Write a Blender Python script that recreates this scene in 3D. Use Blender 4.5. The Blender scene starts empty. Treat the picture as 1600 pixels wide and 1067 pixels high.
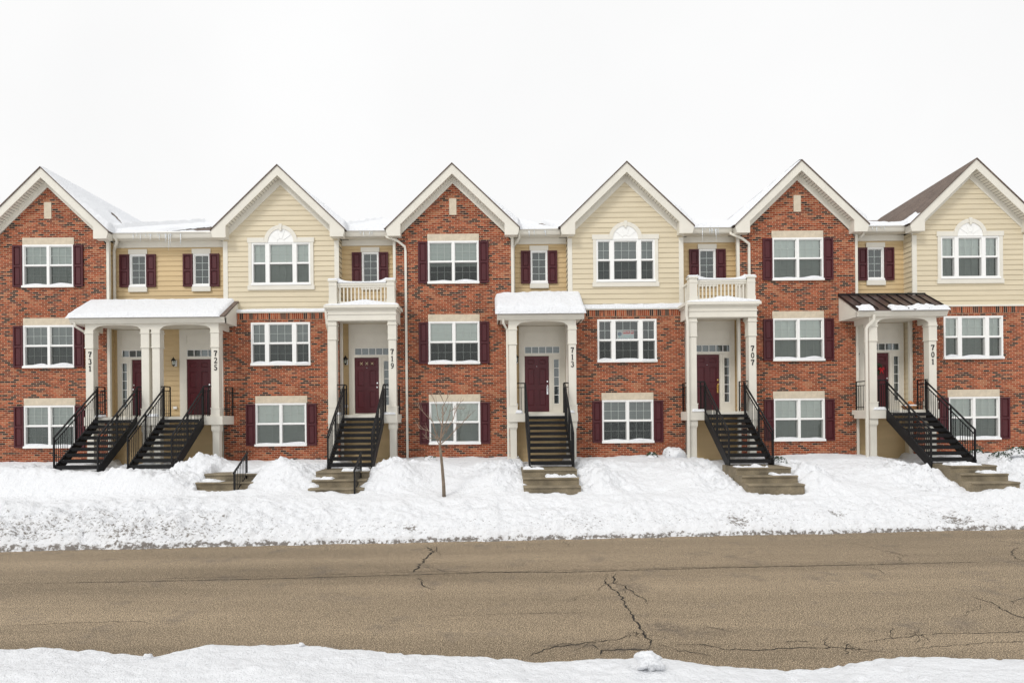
import bpy, math, random
import numpy as np
from mathutils import Vector, Matrix
R = math.radians
random.seed(7); rng = np.random.RandomState(11)
scene = bpy.context.scene
COL = scene.collection

# ------------------------------------------------------------------ camera
F = 966.0; PX0 = 768.0; PY0 = 650.0; TH = 0.0093; CZ = 3.0     # focal (px of 1600), principal point, roll, height
cam_d = bpy.data.cameras.new('camera'); cam = bpy.data.objects.new('camera', cam_d); COL.objects.link(cam)
cam_d.sensor_width = 36; cam_d.lens = F/1600*36
cam_d.shift_x = (800-PX0)/1600; cam_d.shift_y = (PY0-533.5)/1600
cam_d.clip_end = 2000; cam_d.clip_start = .1
cam.matrix_world = Matrix.Translation((0, 0, CZ)) @ Matrix.Rotation(R(90), 4, 'X') @ Matrix.Rotation(-TH, 4, 'Z')
scene.camera = cam
def at(px, py, Y):
    """where a sight line meets the vertical plane at distance Y"""
    dx = px-PX0; up = PY0-py
    return (math.cos(TH)*dx+math.sin(TH)*up)/F*Y, CZ+(-math.sin(TH)*dx+math.cos(TH)*up)/F*Y
def onz(px, py, z):
    dx = px-PX0; up = PY0-py
    u = math.cos(TH)*dx+math.sin(TH)*up; v = -math.sin(TH)*dx+math.cos(TH)*up
    Y = F*(z-CZ)/v
    return u/F*Y, Y

# ------------------------------------------------------------------ world: bright overcast sky
w = bpy.data.worlds.new('World'); scene.world = w; w.use_nodes = True
nt = w.node_tree; nt.nodes.clear()
out = nt.nodes.new('ShaderNodeOutputWorld'); bg = nt.nodes.new('ShaderNodeBackground')
sky = nt.nodes.new('ShaderNodeTexSky'); sky.sky_type = 'NISHITA'; sky.sun_disc = False
sky.sun_elevation = R(44); sky.sun_rotation = R(218); sky.dust_density = 4.0
hsv = nt.nodes.new('ShaderNodeHueSaturation'); hsv.inputs['Saturation'].default_value = .12
mixc = nt.nodes.new('ShaderNodeMix'); mixc.data_type = 'RGBA'; mixc.inputs[0].default_value = .93
tcw = nt.nodes.new('ShaderNodeTexCoord'); cn = nt.nodes.new('ShaderNodeTexNoise'); cn.inputs['Scale'].default_value = 2.2; cn.inputs['Detail'].default_value = 4
mr = nt.nodes.new('ShaderNodeMapRange'); mr.inputs[1].default_value = .3; mr.inputs[2].default_value = .7; mr.inputs[3].default_value = 9.75; mr.inputs[4].default_value = 10.35
cc = nt.nodes.new('ShaderNodeCombineColor')
nt.links.new(tcw.outputs['Generated'], cn.inputs['Vector']); nt.links.new(cn.outputs['Fac'], mr.inputs[0])
for k in range(3): nt.links.new(mr.outputs[0], cc.inputs[k])
nt.links.new(sky.outputs[0], hsv.inputs['Color']); nt.links.new(hsv.outputs[0], mixc.inputs[6]); nt.links.new(cc.outputs[0], mixc.inputs[7])
nt.links.new(mixc.outputs[2], bg.inputs['Color']); bg.inputs['Strength'].default_value = .088
nt.links.new(bg.outputs[0], out.inputs[0])
sd = bpy.data.lights.new('sun', 'SUN'); sd.energy = 1.2; sd.angle = R(14); sd.color = (1, .97, .93)
so = bpy.data.objects.new('sun', sd); COL.objects.link(so); so.rotation_euler = (R(46), 0, R(-38)); so.location = (-6, -8, 30)
scene.view_settings.view_transform = 'Standard'; scene.view_settings.look = 'None'
scene.view_settings.gamma = 1; scene.view_settings.use_curve_mapping = False
scene.view_settings.exposure = 0.2
scene.cycles.max_bounces = 8; scene.cycles.transparent_max_bounces = 12

# ------------------------------------------------------------------ materials
def mat(name, col, rough=.6, spec=.5, metallic=0):
    m = bpy.data.materials.new(name); m.use_nodes = True
    b = m.node_tree.nodes['Principled BSDF']
    b.inputs['Base Color'].default_value = (*col, 1); b.inputs['Roughness'].default_value = rough
    b.inputs['Specular IOR Level'].default_value = spec; b.inputs['Metallic'].default_value = metallic
    return m
def N(m, t, **kw):
    n = m.node_tree.nodes.new(t)
    for k, v in kw.items():
        if k.startswith('i_'): n.inputs[k[2:].replace('_', ' ')].default_value = v
        else: setattr(n, k, v)
    return n
def L(m, a, b): m.node_tree.links.new(a, b)
def bsdf(m): return m.node_tree.nodes['Principled BSDF']
def noisy(name, col, amt=.12, scale=3.0, rough=.6, bump=0.0, bscale=40, stretch=(1, 1, 1), spec=.4, fine=0.0, fscale=60):
    m = mat(name, col, rough, spec)
    tc = N(m, 'ShaderNodeTexCoord'); mp = N(m, 'ShaderNodeMapping'); mp.inputs['Scale'].default_value = stretch
    n = N(m, 'ShaderNodeTexNoise', i_Scale=scale, i_Detail=5.0)
    L(m, tc.outputs['Object'], mp.inputs[0]); L(m, mp.outputs[0], n.inputs['Vector'])
    r = N(m, 'ShaderNodeMapRange'); r.inputs[1].default_value = .3; r.inputs[2].default_value = .7; r.inputs[3].default_value = 1-amt; r.inputs[4].default_value = 1+amt
    L(m, n.outputs['Fac'], r.inputs[0])
    src = r.outputs[0]
    if fine:
        n3 = N(m, 'ShaderNodeTexNoise', i_Scale=fscale, i_Detail=3.0); L(m, tc.outputs['Object'], n3.inputs['Vector'])
        r3 = N(m, 'ShaderNodeMapRange'); r3.inputs[1].default_value = .3; r3.inputs[2].default_value = .7; r3.inputs[3].default_value = 1-fine; r3.inputs[4].default_value = 1+fine
        L(m, n3.outputs['Fac'], r3.inputs[0]); mu = N(m, 'ShaderNodeMath', operation='MULTIPLY'); L(m, src, mu.inputs[0]); L(m, r3.outputs[0], mu.inputs[1]); src = mu.outputs[0]
    v = N(m, 'ShaderNodeVectorMath', operation='SCALE'); v.inputs[0].default_value = col
    L(m, src, v.inputs['Scale']); L(m, v.outputs[0], bsdf(m).inputs['Base Color'])
    if bump:
        n2 = N(m, 'ShaderNodeTexNoise', i_Scale=float(bscale), i_Detail=4.0); L(m, tc.outputs['Object'], n2.inputs['Vector'])
        bp = N(m, 'ShaderNodeBump', i_Strength=bump, i_Distance=.02); L(m, n2.outputs['Fac'], bp.inputs['Height']); L(m, bp.outputs[0], bsdf(m).inputs['Normal'])
    return m
def brick_mat(name, bright=1.0, vertical=False):
    m = mat(name, (.4, .12, .06), .85, .2)
    tc = N(m, 'ShaderNodeTexCoord'); sx = N(m, 'ShaderNodeSeparateXYZ'); L(m, tc.outputs['Object'], sx.inputs[0])
    ad = N(m, 'ShaderNodeMath', operation='ADD'); L(m, sx.outputs[0], ad.inputs[0]); L(m, sx.outputs[1], ad.inputs[1])
    cb = N(m, 'ShaderNodeCombineXYZ')
    if vertical: L(m, sx.outputs[2], cb.inputs[0]); L(m, ad.outputs[0], cb.inputs[1])
    else: L(m, ad.outputs[0], cb.inputs[0]); L(m, sx.outputs[2], cb.inputs[1])
    br = N(m, 'ShaderNodeTexBrick', offset=.0 if vertical else .5)
    br.inputs['Scale'].default_value = 1; br.inputs['Brick Width'].default_value = .23 if vertical else .203
    br.inputs['Row Height'].default_value = .0677; br.inputs['Mortar Size'].default_value = .0068; br.inputs['Mortar Smooth'].default_value = .3
    br.inputs['Bias'].default_value = 0
    br.inputs['Color1'].default_value = (0, 0, 0, 1); br.inputs['Color2'].default_value = (1, 1, 1, 1); br.inputs['Mortar'].default_value = (.5, .5, .5, 1)
    L(m, cb.outputs[0], br.inputs['Vector'])
    bw = N(m, 'ShaderNodeRGBToBW'); L(m, br.outputs['Color'], bw.inputs[0])
    # clumps of dark clinker bricks: shift the random value by a low-frequency noise
    mp = N(m, 'ShaderNodeMapping'); mp.inputs['Scale'].default_value = (1.1, 3.2, 1); L(m, cb.outputs[0], mp.inputs[0])
    n = N(m, 'ShaderNodeTexNoise', i_Scale=1.6, i_Detail=3.0); L(m, mp.outputs[0], n.inputs['Vector'])
    ma = N(m, 'ShaderNodeMath', operation='MULTIPLY_ADD'); ma.inputs[1].default_value = 1.0; ma.inputs[2].default_value = -.50
    L(m, n.outputs['Fac'], ma.inputs[0])
    sm = N(m, 'ShaderNodeMath', operation='ADD'); L(m, bw.outputs[0], sm.inputs[0]); L(m, ma.outputs[0], sm.inputs[1])
    cr = N(m, 'ShaderNodeValToRGB'); e = cr.color_ramp; e.interpolation = 'CONSTANT'
    b = bright
    cols = [(0, (.028, .019, .02)), (.12, (.07, .033, .028)), (.20, (.19*b, .045*b, .028*b)), (.27, (.24*b, .052*b, .022*b)), (.45, (.34*b, .075*b, .031*b)), (.62, (.23*b, .05*b, .022*b)), (.78, (.44*b, .115*b, .052*b)), (.90, (.40*b, .15*b, .075*b))]
    e.elements[0].position = 0; e.elements[0].color = (*cols[0][1], 1); e.elements[1].position = cols[1][0]; e.elements[1].color = (*cols[1][1], 1)
    for p, c in cols[2:]:
        q = e.elements.new(p); q.color = (*c, 1)
    L(m, sm.outputs[0], cr.inputs[0])
    mx = N(m, 'ShaderNodeMix', data_type='RGBA'); mx.inputs[7].default_value = (.52, .36, .24, 1)
    L(m, br.outputs['Fac'], mx.inputs[0]); L(m, cr.outputs[0], mx.inputs[6])
    n2 = N(m, 'ShaderNodeTexNoise', i_Scale=.7, i_Detail=4.0); L(m, tc.outputs['Object'], n2.inputs['Vector'])
    r2 = N(m, 'ShaderNodeMapRange'); r2.inputs[1].default_value = .3; r2.inputs[2].default_value = .7; r2.inputs[3].default_value = .88; r2.inputs[4].default_value = 1.12
    L(m, n2.outputs['Fac'], r2.inputs[0])
    sc = N(m, 'ShaderNodeVectorMath', operation='SCALE'); L(m, mx.outputs[2], sc.inputs[0]); L(m, r2.outputs[0], sc.inputs['Scale'])
    L(m, sc.outputs[0], bsdf(m).inputs['Base Color'])
    iv = N(m, 'ShaderNodeMath', operation='SUBTRACT'); iv.inputs[0].default_value = 1; L(m, br.outputs['Fac'], iv.inputs[1])
    bp = N(m, 'ShaderNodeBump', i_Strength=.7, i_Distance=.01); L(m, iv.outputs[0], bp.inputs['Height']); L(m, bp.outputs[0], bsdf(m).inputs['Normal'])
    return m
M = {}
M['brick'] = brick_mat('brick', .9); M['soldier'] = brick_mat('soldier_brick', .9, vertical=True)
M['cream'] = noisy('cream_siding', (.64, .56, .405), .05, 1.5, .55, stretch=(.6, 1, 5), fine=.03)
M['tan'] = noisy('tan_siding', (.59, .44, .24), .05, 1.5, .55, stretch=(.6, 1, 5), fine=.03)
M['trim'] = noisy('cream_trim', (.72, .69, .61), .035, 2.5, .5, fine=.02)
M['white'] = noisy('white_vinyl', (.86, .86, .84), .02, 4, .4)
M['soffit'] = noisy('soffit', (.74, .71, .63), .03, 3, .6)
M['stone'] = noisy('cast_stone', (.60, .52, .40), .10, 6, .8, fine=.08)
M['maroon'] = noisy('maroon_paint', (.066, .008, .012), .12, 5, .45)
M['door'] = noisy('maroon_door', (.085, .010, .016), .10, 3, .38)
M['black'] = noisy('black_iron', (.007, .007, .008), .3, 9, .5, spec=.3)
M['shingle'] = noisy('shingle', (.14, .105, .085), .2, 4, .9, bump=.5, bscale=30, fine=.35, fscale=22)
M['metal'] = noisy('bronze_standing_seam', (.07, .045, .04), .25, 3, .32, stretch=(1, .4, 1))
M['concrete'] = noisy('wet_concrete', (.20, .165, .11), .38, 2.2, .7, bump=.3, bscale=25, fine=.15, fscale=30)
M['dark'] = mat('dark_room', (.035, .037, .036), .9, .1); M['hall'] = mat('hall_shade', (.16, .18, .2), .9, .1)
M['brass'] = mat('brass', (.75, .5, .15), .3, .5, 1); M['nickel'] = mat('nickel', (.8, .8, .8), .25, .5, 1)
M['ink'] = mat('black_number', (.01, .01, .01), .5)
M['bark'] = noisy('bark', (.20, .16, .12), .25, 12, .9, bump=.6, bscale=50, fine=.15)
M['twig'] = noisy('twig', (.27, .20, .15), .2, 12, .85)
M['leafd'] = noisy('dark_leaf', (.03, .06, .025), .4, 20, .5)
M['red'] = mat('red_ribbon', (.5, .012, .02), .5)
M['crack'] = noisy('crack_tar', (.03, .025, .02), .3, 8, .95)
def snow_mat(name, dirt_shade=False):
    m = mat(name, (.84, .855, .88), .75, .3)
    b = bsdf(m)
    tc = N(m, 'ShaderNodeTexCoord')
    n1 = N(m, 'ShaderNodeTexNoise', i_Scale=9.0, i_Detail=6.0, i_Roughness=.65); n2 = N(m, 'ShaderNodeTexNoise', i_Scale=45.0, i_Detail=3.0)
    L(m, tc.outputs['Object'], n1.inputs['Vector']); L(m, tc.outputs['Object'], n2.inputs['Vector'])
    ad = N(m, 'ShaderNodeMath', operation='MULTIPLY_ADD'); ad.inputs[1].default_value = .25; L(m, n2.outputs['Fac'], ad.inputs[0]); L(m, n1.outputs['Fac'], ad.inputs[2])
    bp = N(m, 'ShaderNodeBump', i_Strength=1.0, i_Distance=.07); L(m, ad.outputs[0], bp.inputs['Height']); L(m, bp.outputs[0], b.inputs['Normal'])
    if dirt_shade:
        at_ = N(m, 'ShaderNodeAttribute', attribute_name='dirt_shade')
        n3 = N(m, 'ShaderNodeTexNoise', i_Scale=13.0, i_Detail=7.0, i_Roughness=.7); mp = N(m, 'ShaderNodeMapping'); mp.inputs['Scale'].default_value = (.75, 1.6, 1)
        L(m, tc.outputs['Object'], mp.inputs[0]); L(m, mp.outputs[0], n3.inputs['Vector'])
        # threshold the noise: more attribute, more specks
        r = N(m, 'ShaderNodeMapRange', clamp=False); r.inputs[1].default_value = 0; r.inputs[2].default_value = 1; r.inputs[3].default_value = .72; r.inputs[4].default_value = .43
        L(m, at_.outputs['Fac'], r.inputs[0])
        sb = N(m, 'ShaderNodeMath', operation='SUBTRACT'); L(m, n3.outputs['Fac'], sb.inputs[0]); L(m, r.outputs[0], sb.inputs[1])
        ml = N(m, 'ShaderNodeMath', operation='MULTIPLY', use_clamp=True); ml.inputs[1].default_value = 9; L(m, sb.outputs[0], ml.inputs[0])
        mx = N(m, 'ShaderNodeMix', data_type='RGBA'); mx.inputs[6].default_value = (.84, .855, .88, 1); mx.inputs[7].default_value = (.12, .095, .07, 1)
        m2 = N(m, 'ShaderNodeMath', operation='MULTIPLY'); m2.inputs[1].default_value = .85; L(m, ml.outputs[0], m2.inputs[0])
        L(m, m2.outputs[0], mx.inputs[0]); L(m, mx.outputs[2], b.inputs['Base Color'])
    return m
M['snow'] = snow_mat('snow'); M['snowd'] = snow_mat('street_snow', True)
M['ice'] = mat('ice', (.88, .92, .95), .15, .6); bsdf(M['ice']).inputs['Transmission Weight'].default_value = .35; bsdf(M['ice']).inputs['IOR'].default_value = 1.31
def glass_mat():
    m = bpy.data.materials.new('window_glass'); m.use_nodes = True; t = m.node_tree; t.nodes.clear()
    o = t.nodes.new('ShaderNodeOutputMaterial'); mx = t.nodes.new('ShaderNodeMixShader'); tr = t.nodes.new('ShaderNodeBsdfTransparent'); gl = t.nodes.new('ShaderNodeBsdfGlossy')
    fr = t.nodes.new('ShaderNodeFresnel'); fr.inputs[0].default_value = 1.5; ma = t.nodes.new('ShaderNodeMath'); ma.operation = 'MULTIPLY'; ma.inputs[1].default_value = 3.3
    tr.inputs[0].default_value = (.93, .97, .94, 1); gl.inputs['Roughness'].default_value = .03; gl.inputs['Color'].default_value = (.95, 1, .98, 1)
    t.links.new(fr.outputs[0], ma.inputs[0]); t.links.new(ma.outputs[0], mx.inputs[0]); t.links.new(tr.outputs[0], mx.inputs[1]); t.links.new(gl.outputs[0], mx.inputs[2]); t.links.new(mx.outputs[0], o.inputs[0])
    return m
M['glass'] = glass_mat()
def screen_mat():
    m = bpy.data.materials.new('insect_screen'); m.use_nodes = True; t = m.node_tree; t.nodes.clear()
    o = t.nodes.new('ShaderNodeOutputMaterial'); mx = t.nodes.new('ShaderNodeMixShader'); tr = t.nodes.new('ShaderNodeBsdfTransparent'); d = t.nodes.new('ShaderNodeBsdfDiffuse')
    d.inputs[0].default_value = (.03, .032, .03, 1); mx.inputs[0].default_value = .40
    t.links.new(tr.outputs[0], mx.inputs[1]); t.links.new(d.outputs[0], mx.inputs[2]); t.links.new(mx.outputs[0], o.inputs[0]); return m
M['screen'] = screen_mat()
def blind_mat(name, col, period=.05, amt=.35, vert=False):
    m = mat(name, col, .7, .2); tc = N(m, 'ShaderNodeTexCoord'); sx = N(m, 'ShaderNodeSeparateXYZ'); L(m, tc.outputs['Object'], sx.inputs[0])
    ml = N(m, 'ShaderNodeMath', operation='MULTIPLY'); ml.inputs[1].default_value = 1/period; L(m, sx.outputs[0 if vert else 2], ml.inputs[0])
    fr = N(m, 'ShaderNodeMath', operation='FRACT'); L(m, ml.outputs[0], fr.inputs[0])
    cr = N(m, 'ShaderNodeValToRGB'); e = cr.color_ramp
    c2 = tuple(c*(1-amt) for c in col)
    e.elements[0].position = .12; e.elements[0].color = (*c2, 1); e.elements[1].position = .3; e.elements[1].color = (*col, 1); L(m, fr.outputs[0], cr.inputs[0]); L(m, cr.outputs[0], bsdf(m).inputs['Base Color'])
    return m
M['blind'] = blind_mat('slat_blind', (.72, .76, .73)); M['blind2'] = blind_mat('pale_blind', (.90, .93, .90), .05, .15); M['blind3'] = blind_mat('dim_blind', (.30, .32, .32), .05, .45)
# road
m = M['road'] = mat('worn_asphalt', (.26, .2, .14), .9, .25)
tc = N(m, 'ShaderNodeTexCoord'); nb = N(m, 'ShaderNodeTexNoise', i_Scale=.45, i_Detail=5.0, i_Roughness=.6); mp = N(m, 'ShaderNodeMapping'); mp.inputs['Scale'].default_value = (.16, 1.6, 1)
L(m, tc.outputs['Object'], mp.inputs[0]); L(m, mp.outputs[0], nb.inputs['Vector'])
nf = N(m, 'ShaderNodeTexNoise', i_Scale=72.0, i_Detail=3.0, i_Roughness=.9); L(m, tc.outputs['Object'], nf.inputs['Vector'])
nm = N(m, 'ShaderNodeTexNoise', i_Scale=1.1, i_Detail=6.0, i_Roughness=.7); L(m, tc.outputs['Object'], nm.inputs['Vector'])
vo = N(m, 'ShaderNodeTexVoronoi', i_Scale=60.0); L(m, tc.outputs['Object'], vo.inputs['Vector'])
cr = N(m, 'ShaderNodeValToRGB'); e = cr.color_ramp; e.elements[0].position = .42; e.elements[0].color = (.03, .025, .02, 1); e.elements[1].position = .585; e.elements[1].color = (.68, .54, .37, 1)
q = e.elements.new(.5); q.color = (.25, .192, .127, 1)
L(m, nf.outputs['Fac'], cr.inputs[0])
r = N(m, 'ShaderNodeMapRange'); r.inputs[1].default_value = .3; r.inputs[2].default_value = .7; r.inputs[3].default_value = .64; r.inputs[4].default_value = 1.05; L(m, nb.outputs['Fac'], r.inputs[0])
sc_ = N(m, 'ShaderNodeVectorMath', operation='SCALE'); L(m, cr.outputs[0], sc_.inputs[0]); L(m, r.outputs[0], sc_.inputs['Scale'])
r2 = N(m, 'ShaderNodeMapRange', clamp=True); r2.inputs[1].default_value = .55; r2.inputs[2].default_value = .72; r2.inputs[3].default_value = 0; r2.inputs[4].default_value = .55; L(m, nm.outputs['Fac'], r2.inputs[0])
mx = N(m, 'ShaderNodeMix', data_type='RGBA'); mx.inputs[7].default_value = (.11, .095, .085, 1); L(m, sc_.outputs[0], mx.inputs[6]); L(m, r2.outputs[0], mx.inputs[0])
r3 = N(m, 'ShaderNodeMapRange'); r3.inputs[1].default_value = 0; r3.inputs[2].default_value = 1; r3.inputs[3].default_value = .6; r3.inputs[4].default_value = 1.4; L(m, vo.outputs['Color'], r3.inputs[0])
stain = mx.outputs[2]; stn = N(m, 'ShaderNodeTexNoise', i_Scale=9.0, i_Detail=8.0, i_Roughness=.85); L(m, tc.outputs['Object'], stn.inputs['Vector'])
for px, py, sx_, sy_, k_ in ((1035, 978, .30, .22, .75), (900, 1008, .45, .07, .8), (985, 918, .35, .35, .6), (1090, 985, .6, .2, .35), (985, 1013, .4, .06, .7)):
    cx_, cy_ = onz(px, py, 0)
    sb = N(m, 'ShaderNodeVectorMath', operation='SUBTRACT'); sb.inputs[1].default_value = (cx_, cy_, 0); L(m, tc.outputs['Object'], sb.inputs[0])
    mu = N(m, 'ShaderNodeVectorMath', operation='MULTIPLY'); mu.inputs[1].default_value = (1/sx_, 1/sy_, 0); L(m, sb.outputs[0], mu.inputs[0])
    ln = N(m, 'ShaderNodeVectorMath', operation='LENGTH'); L(m, mu.outputs[0], ln.inputs[0])
    rr_ = N(m, 'ShaderNodeMapRange', interpolation_type='SMOOTHSTEP'); rr_.inputs[1].default_value = .15; rr_.inputs[2].default_value = 1.5; rr_.inputs[3].default_value = k_; rr_.inputs[4].default_value = 0; L(m, ln.outputs['Value'], rr_.inputs[0])
    nq = N(m, 'ShaderNodeMapRange'); nq.inputs[1].default_value = .42; nq.inputs[2].default_value = .60; L(m, stn.outputs['Fac'], nq.inputs[0])
    mm_ = N(m, 'ShaderNodeMath', operation='MULTIPLY'); L(m, rr_.outputs[0], mm_.inputs[0]); L(m, nq.outputs[0], mm_.inputs[1])
    mz = N(m, 'ShaderNodeMix', data_type='RGBA'); mz.inputs[7].default_value = (.055, .05, .05, 1); L(m, mm_.outputs[0], mz.inputs[0]); L(m, stain, mz.inputs[6]); stain = mz.outputs[2]
sc2 = N(m, 'ShaderNodeVectorMath', operation='SCALE'); L(m, stain, sc2.inputs[0]); L(m, r3.outputs[0], sc2.inputs['Scale'])
L(m, sc2.outputs[0], bsdf(m).inputs['Base Color'])
bp = N(m, 'ShaderNodeBump', i_Strength=.15, i_Distance=.004); L(m, nf.outputs['Fac'], bp.inputs['Height']); L(m, bp.outputs[0], bsdf(m).inputs['Normal'])

# ------------------------------------------------------------------ mesh helpers
class MB:
    def __init__(s): s.v = []; s.f = []
    def add(s, vs, fs):
        o = len(s.v); s.v += [tuple(p) for p in vs]; s.f += [tuple(i+o for i in f) for f in fs]; return s
    def box(s, x0, x1, y0, y1, z0, z1):
        return s.add([(x0, y0, z0), (x1, y0, z0), (x1, y1, z0), (x0, y1, z0), (x0, y0, z1), (x1, y0, z1), (x1, y1, z1), (x0, y1, z1)],
                     [(0, 3, 2, 1), (4, 5, 6, 7), (0, 1, 5, 4), (1, 2, 6, 5), (2, 3, 7, 6), (3, 0, 4, 7)])
    def prism(s, pts, y0, y1):           # polygon in XZ (counter-clockwise seen from the front), extruded in Y
        n = len(pts)
        return s.add([(x, y0, z) for x, z in pts]+[(x, y1, z) for x, z in pts],
                     [tuple(range(n)), tuple(range(2*n-1, n-1, -1))]+[((i+1) % n, i, i+n, (i+1) % n+n) for i in range(n)])
    def prismx(s, pts, x0, x1):          # polygon in YZ extruded in X
        n = len(pts)
        return s.add([(x0, y, z) for y, z in pts]+[(x1, y, z) for y, z in pts],
                     [tuple(range(n-1, -1, -1)), tuple(range(n, 2*n))]+[(i, (i+1) % n, (i+1) % n+n, i+n) for i in range(n)])
    def quad(s, a, b, c, d): return s.add([a, b, c, d], [(0, 1, 2, 3)])
    def bar(s, a, b, wd, dp=None):       # rectangular bar between two points
        a = Vector(a); b = Vector(b); d = (b-a).normalized(); up = Vector((0, 0, 1)) if abs(d.z) < .9 else Vector((0, 1, 0))
        sx = d.cross(up).normalized()*wd/2; sy = sx.cross(d).normalized()*(dp or wd)/2
        vs = [p+q for p in (a, b) for q in (-sx-sy, sx-sy, sx+sy, -sx+sy)]
        return s.add(vs, [(0, 1, 2, 3), (7, 6, 5, 4), (0, 4, 5, 1), (1, 5, 6, 2), (2, 6, 7, 3), (3, 7, 4, 0)])
    def tube(s, pts, rad, n=8, cap=True):
        pts = [Vector(p) for p in pts]; rs = rad if isinstance(rad, (list, tuple)) else [rad]*len(pts)
        o = len(s.v)
        for i, p in enumerate(pts):
            d = (pts[min(i+1, len(pts)-1)]-pts[max(i-1, 0)]).normalized()
            up = Vector((0, 0, 1)) if abs(d.z) < .95 else Vector((0, 1, 0))
            a = d.cross(up).normalized(); b = a.cross(d)
            for k in range(n):
                t = 2*math.pi*k/n; s.v.append(tuple(p+(a*math.cos(t)+b*math.sin(t))*rs[i]))
        for i in range(len(pts)-1):
            for k in range(n): s.f.append((o+i*n+k, o+i*n+(k+1) % n, o+(i+1)*n+(k+1) % n, o+(i+1)*n+k))
        if cap: s.f.append(tuple(o+k for k in range(n))[::-1]); s.f.append(tuple(o+(len(pts)-1)*n+k for k in range(n)))
        return s
    def mesh(s, name, m):
        me = bpy.data.meshes.new(name); me.from_pydata(s.v, [], s.f)
        me.materials.append(m if not isinstance(m, str) else M[m]); me.validate(); me.update(); return me
    def build(s, name, m, parent=None, loc=None, smooth=False, center=True, label=None):
        if loc is None and center and s.v:
            a = np.array(s.v); c = (a.min(0)+a.max(0))/2; c[2] = a[:, 2].min()
            s.v = [tuple(q) for q in (a-c)]; loc = tuple(c); world = True
        else: world = loc is None
        me = s.mesh(name, m); o = bpy.data.objects.new(name, me); COL.objects.link(o)
        if smooth:
            for p in me.polygons: p.use_smooth = True
        l = Vector(loc) if loc is not None else Vector((0, 0, 0))
        if parent is not None: o.parent = parent; l = l-wloc(parent)
        o.location = l
        if label: o['label'] = label
        return o
def wloc(o):
    v = Vector(o.location)
    while o.parent is not None: o = o.parent; v = v+Vector(o.location)
    return v
def inst(name, me, parent, loc):
    o = bpy.data.objects.new(name, me); COL.objects.link(o)
    l = Vector(loc)
    if parent is not None: o.parent = parent; l = l-wloc(parent)
    o.location = l; return o
def empty(name, loc, label, cat, group=None):
    o = bpy.data.objects.new(name, None); COL.objects.link(o); o.location = loc; o.empty_display_size = .2
    return tag(o, label, cat, group)
def tag(o, label=None, cat=None, group=None, kind=None):
    if label: o['label'] = label
    if cat: o['category'] = cat
    if group: o['group'] = group
    if kind: o['kind'] = kind
    return o

# ------------------------------------------------------------------ noise in numpy
def _hash(ix, iy, s): 
    h = (ix*374761393+iy*668265263+s*1442695041) & 0x7fffffff
    h = ((h ^ (h >> 13))*1274126177) & 0x7fffffff
    return ((h ^ (h >> 16)) & 0xffff)/65535.0
def vnoise(x, y, s=0):
    x = np.asarray(x, float); y = np.asarray(y, float)
    ix = np.floor(x).astype(np.int64); iy = np.floor(y).astype(np.int64); fx = x-ix; fy = y-iy
    ux = fx*fx*fx*(fx*(fx*6-15)+10); uy = fy*fy*fy*(fy*(fy*6-15)+10)
    a = _hash(ix, iy, s); b = _hash(ix+1, iy, s); c = _hash(ix, iy+1, s); d = _hash(ix+1, iy+1, s)
    return (a+(b-a)*ux)*(1-uy)+(c+(d-c)*ux)*uy-.5
def fbm(x, y, octv=4, s=0, gain=.55):
    t = 0; a = 1
    for k in range(octv):
        t = t+a*vnoise(x*2**k+17.3*k, y*2**k-9.1*k, s+k); a *= gain
    return t
def grid_mesh(name, xs, ys, Z, m, keep=None, dirt_shade=None, skirt=None):
    nx, ny = len(xs), len(ys)
    X, Y = np.meshgrid(xs, ys)
    V = np.stack([X, Y, Z], -1).reshape(-1, 3)
    i = np.arange((ny-1)*(nx-1)); r = i//(nx-1); c = i % (nx-1); a = r*nx+c
    Fq = np.stack([a, a+1, a+1+nx, a+nx], -1)
    if keep is not None:
        k = keep.reshape(-1); Fq = Fq[k[Fq].any(1)]
    used = np.unique(Fq); mp = -np.ones(len(V), int); mp[used] = np.arange(len(used)); V2 = V[used]; Fq = mp[Fq]
    me = bpy.data.meshes.new(name); me.vertices.add(len(V2)); me.vertices.foreach_set('co', V2.ravel())
    me.loops.add(len(Fq)*4); me.loops.foreach_set('vertex_index', Fq.ravel().astype(np.int32))
    me.polygons.add(len(Fq)); me.polygons.foreach_set('loop_start', (np.arange(len(Fq))*4).astype(np.int32))
    me.polygons.foreach_set('use_smooth', np.ones(len(Fq), bool))
    if dirt_shade is not None:
        at_ = me.attributes.new('dirt_shade', 'FLOAT', 'POINT'); at_.data.foreach_set('value', dirt_shade.reshape(-1)[used].astype(np.float32))
    me.materials.append(M[m]); me.update(calc_edges=True); me.validate()
    o = bpy.data.objects.new(name, me); COL.objects.link(o); return o

# ------------------------------------------------------------------ layout constants
D = 21.7; YB = 22.15; YC = 20.85; HW = 2.02
GC = [-15.5, -7.33, -1.29, 4.75, 10.79, 16.83]                    # gable centres
KIND = ['brick', 'siding', 'brick', 'siding', 'brick', 'siding']
BAYS = [(-13.48, -9.35), (-5.31, -3.31), (.73, 2.73), (6.77, 8.77), (12.81, 14.81)]
NUM = ['731', '725', '719', '713', '707', '701']
Z1, Z2, Z3 = 2.02, 4.83, 7.65                                      # window bottoms
WH = 1.5
G0 = 1.0                                                           # walls start below the snow

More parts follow.
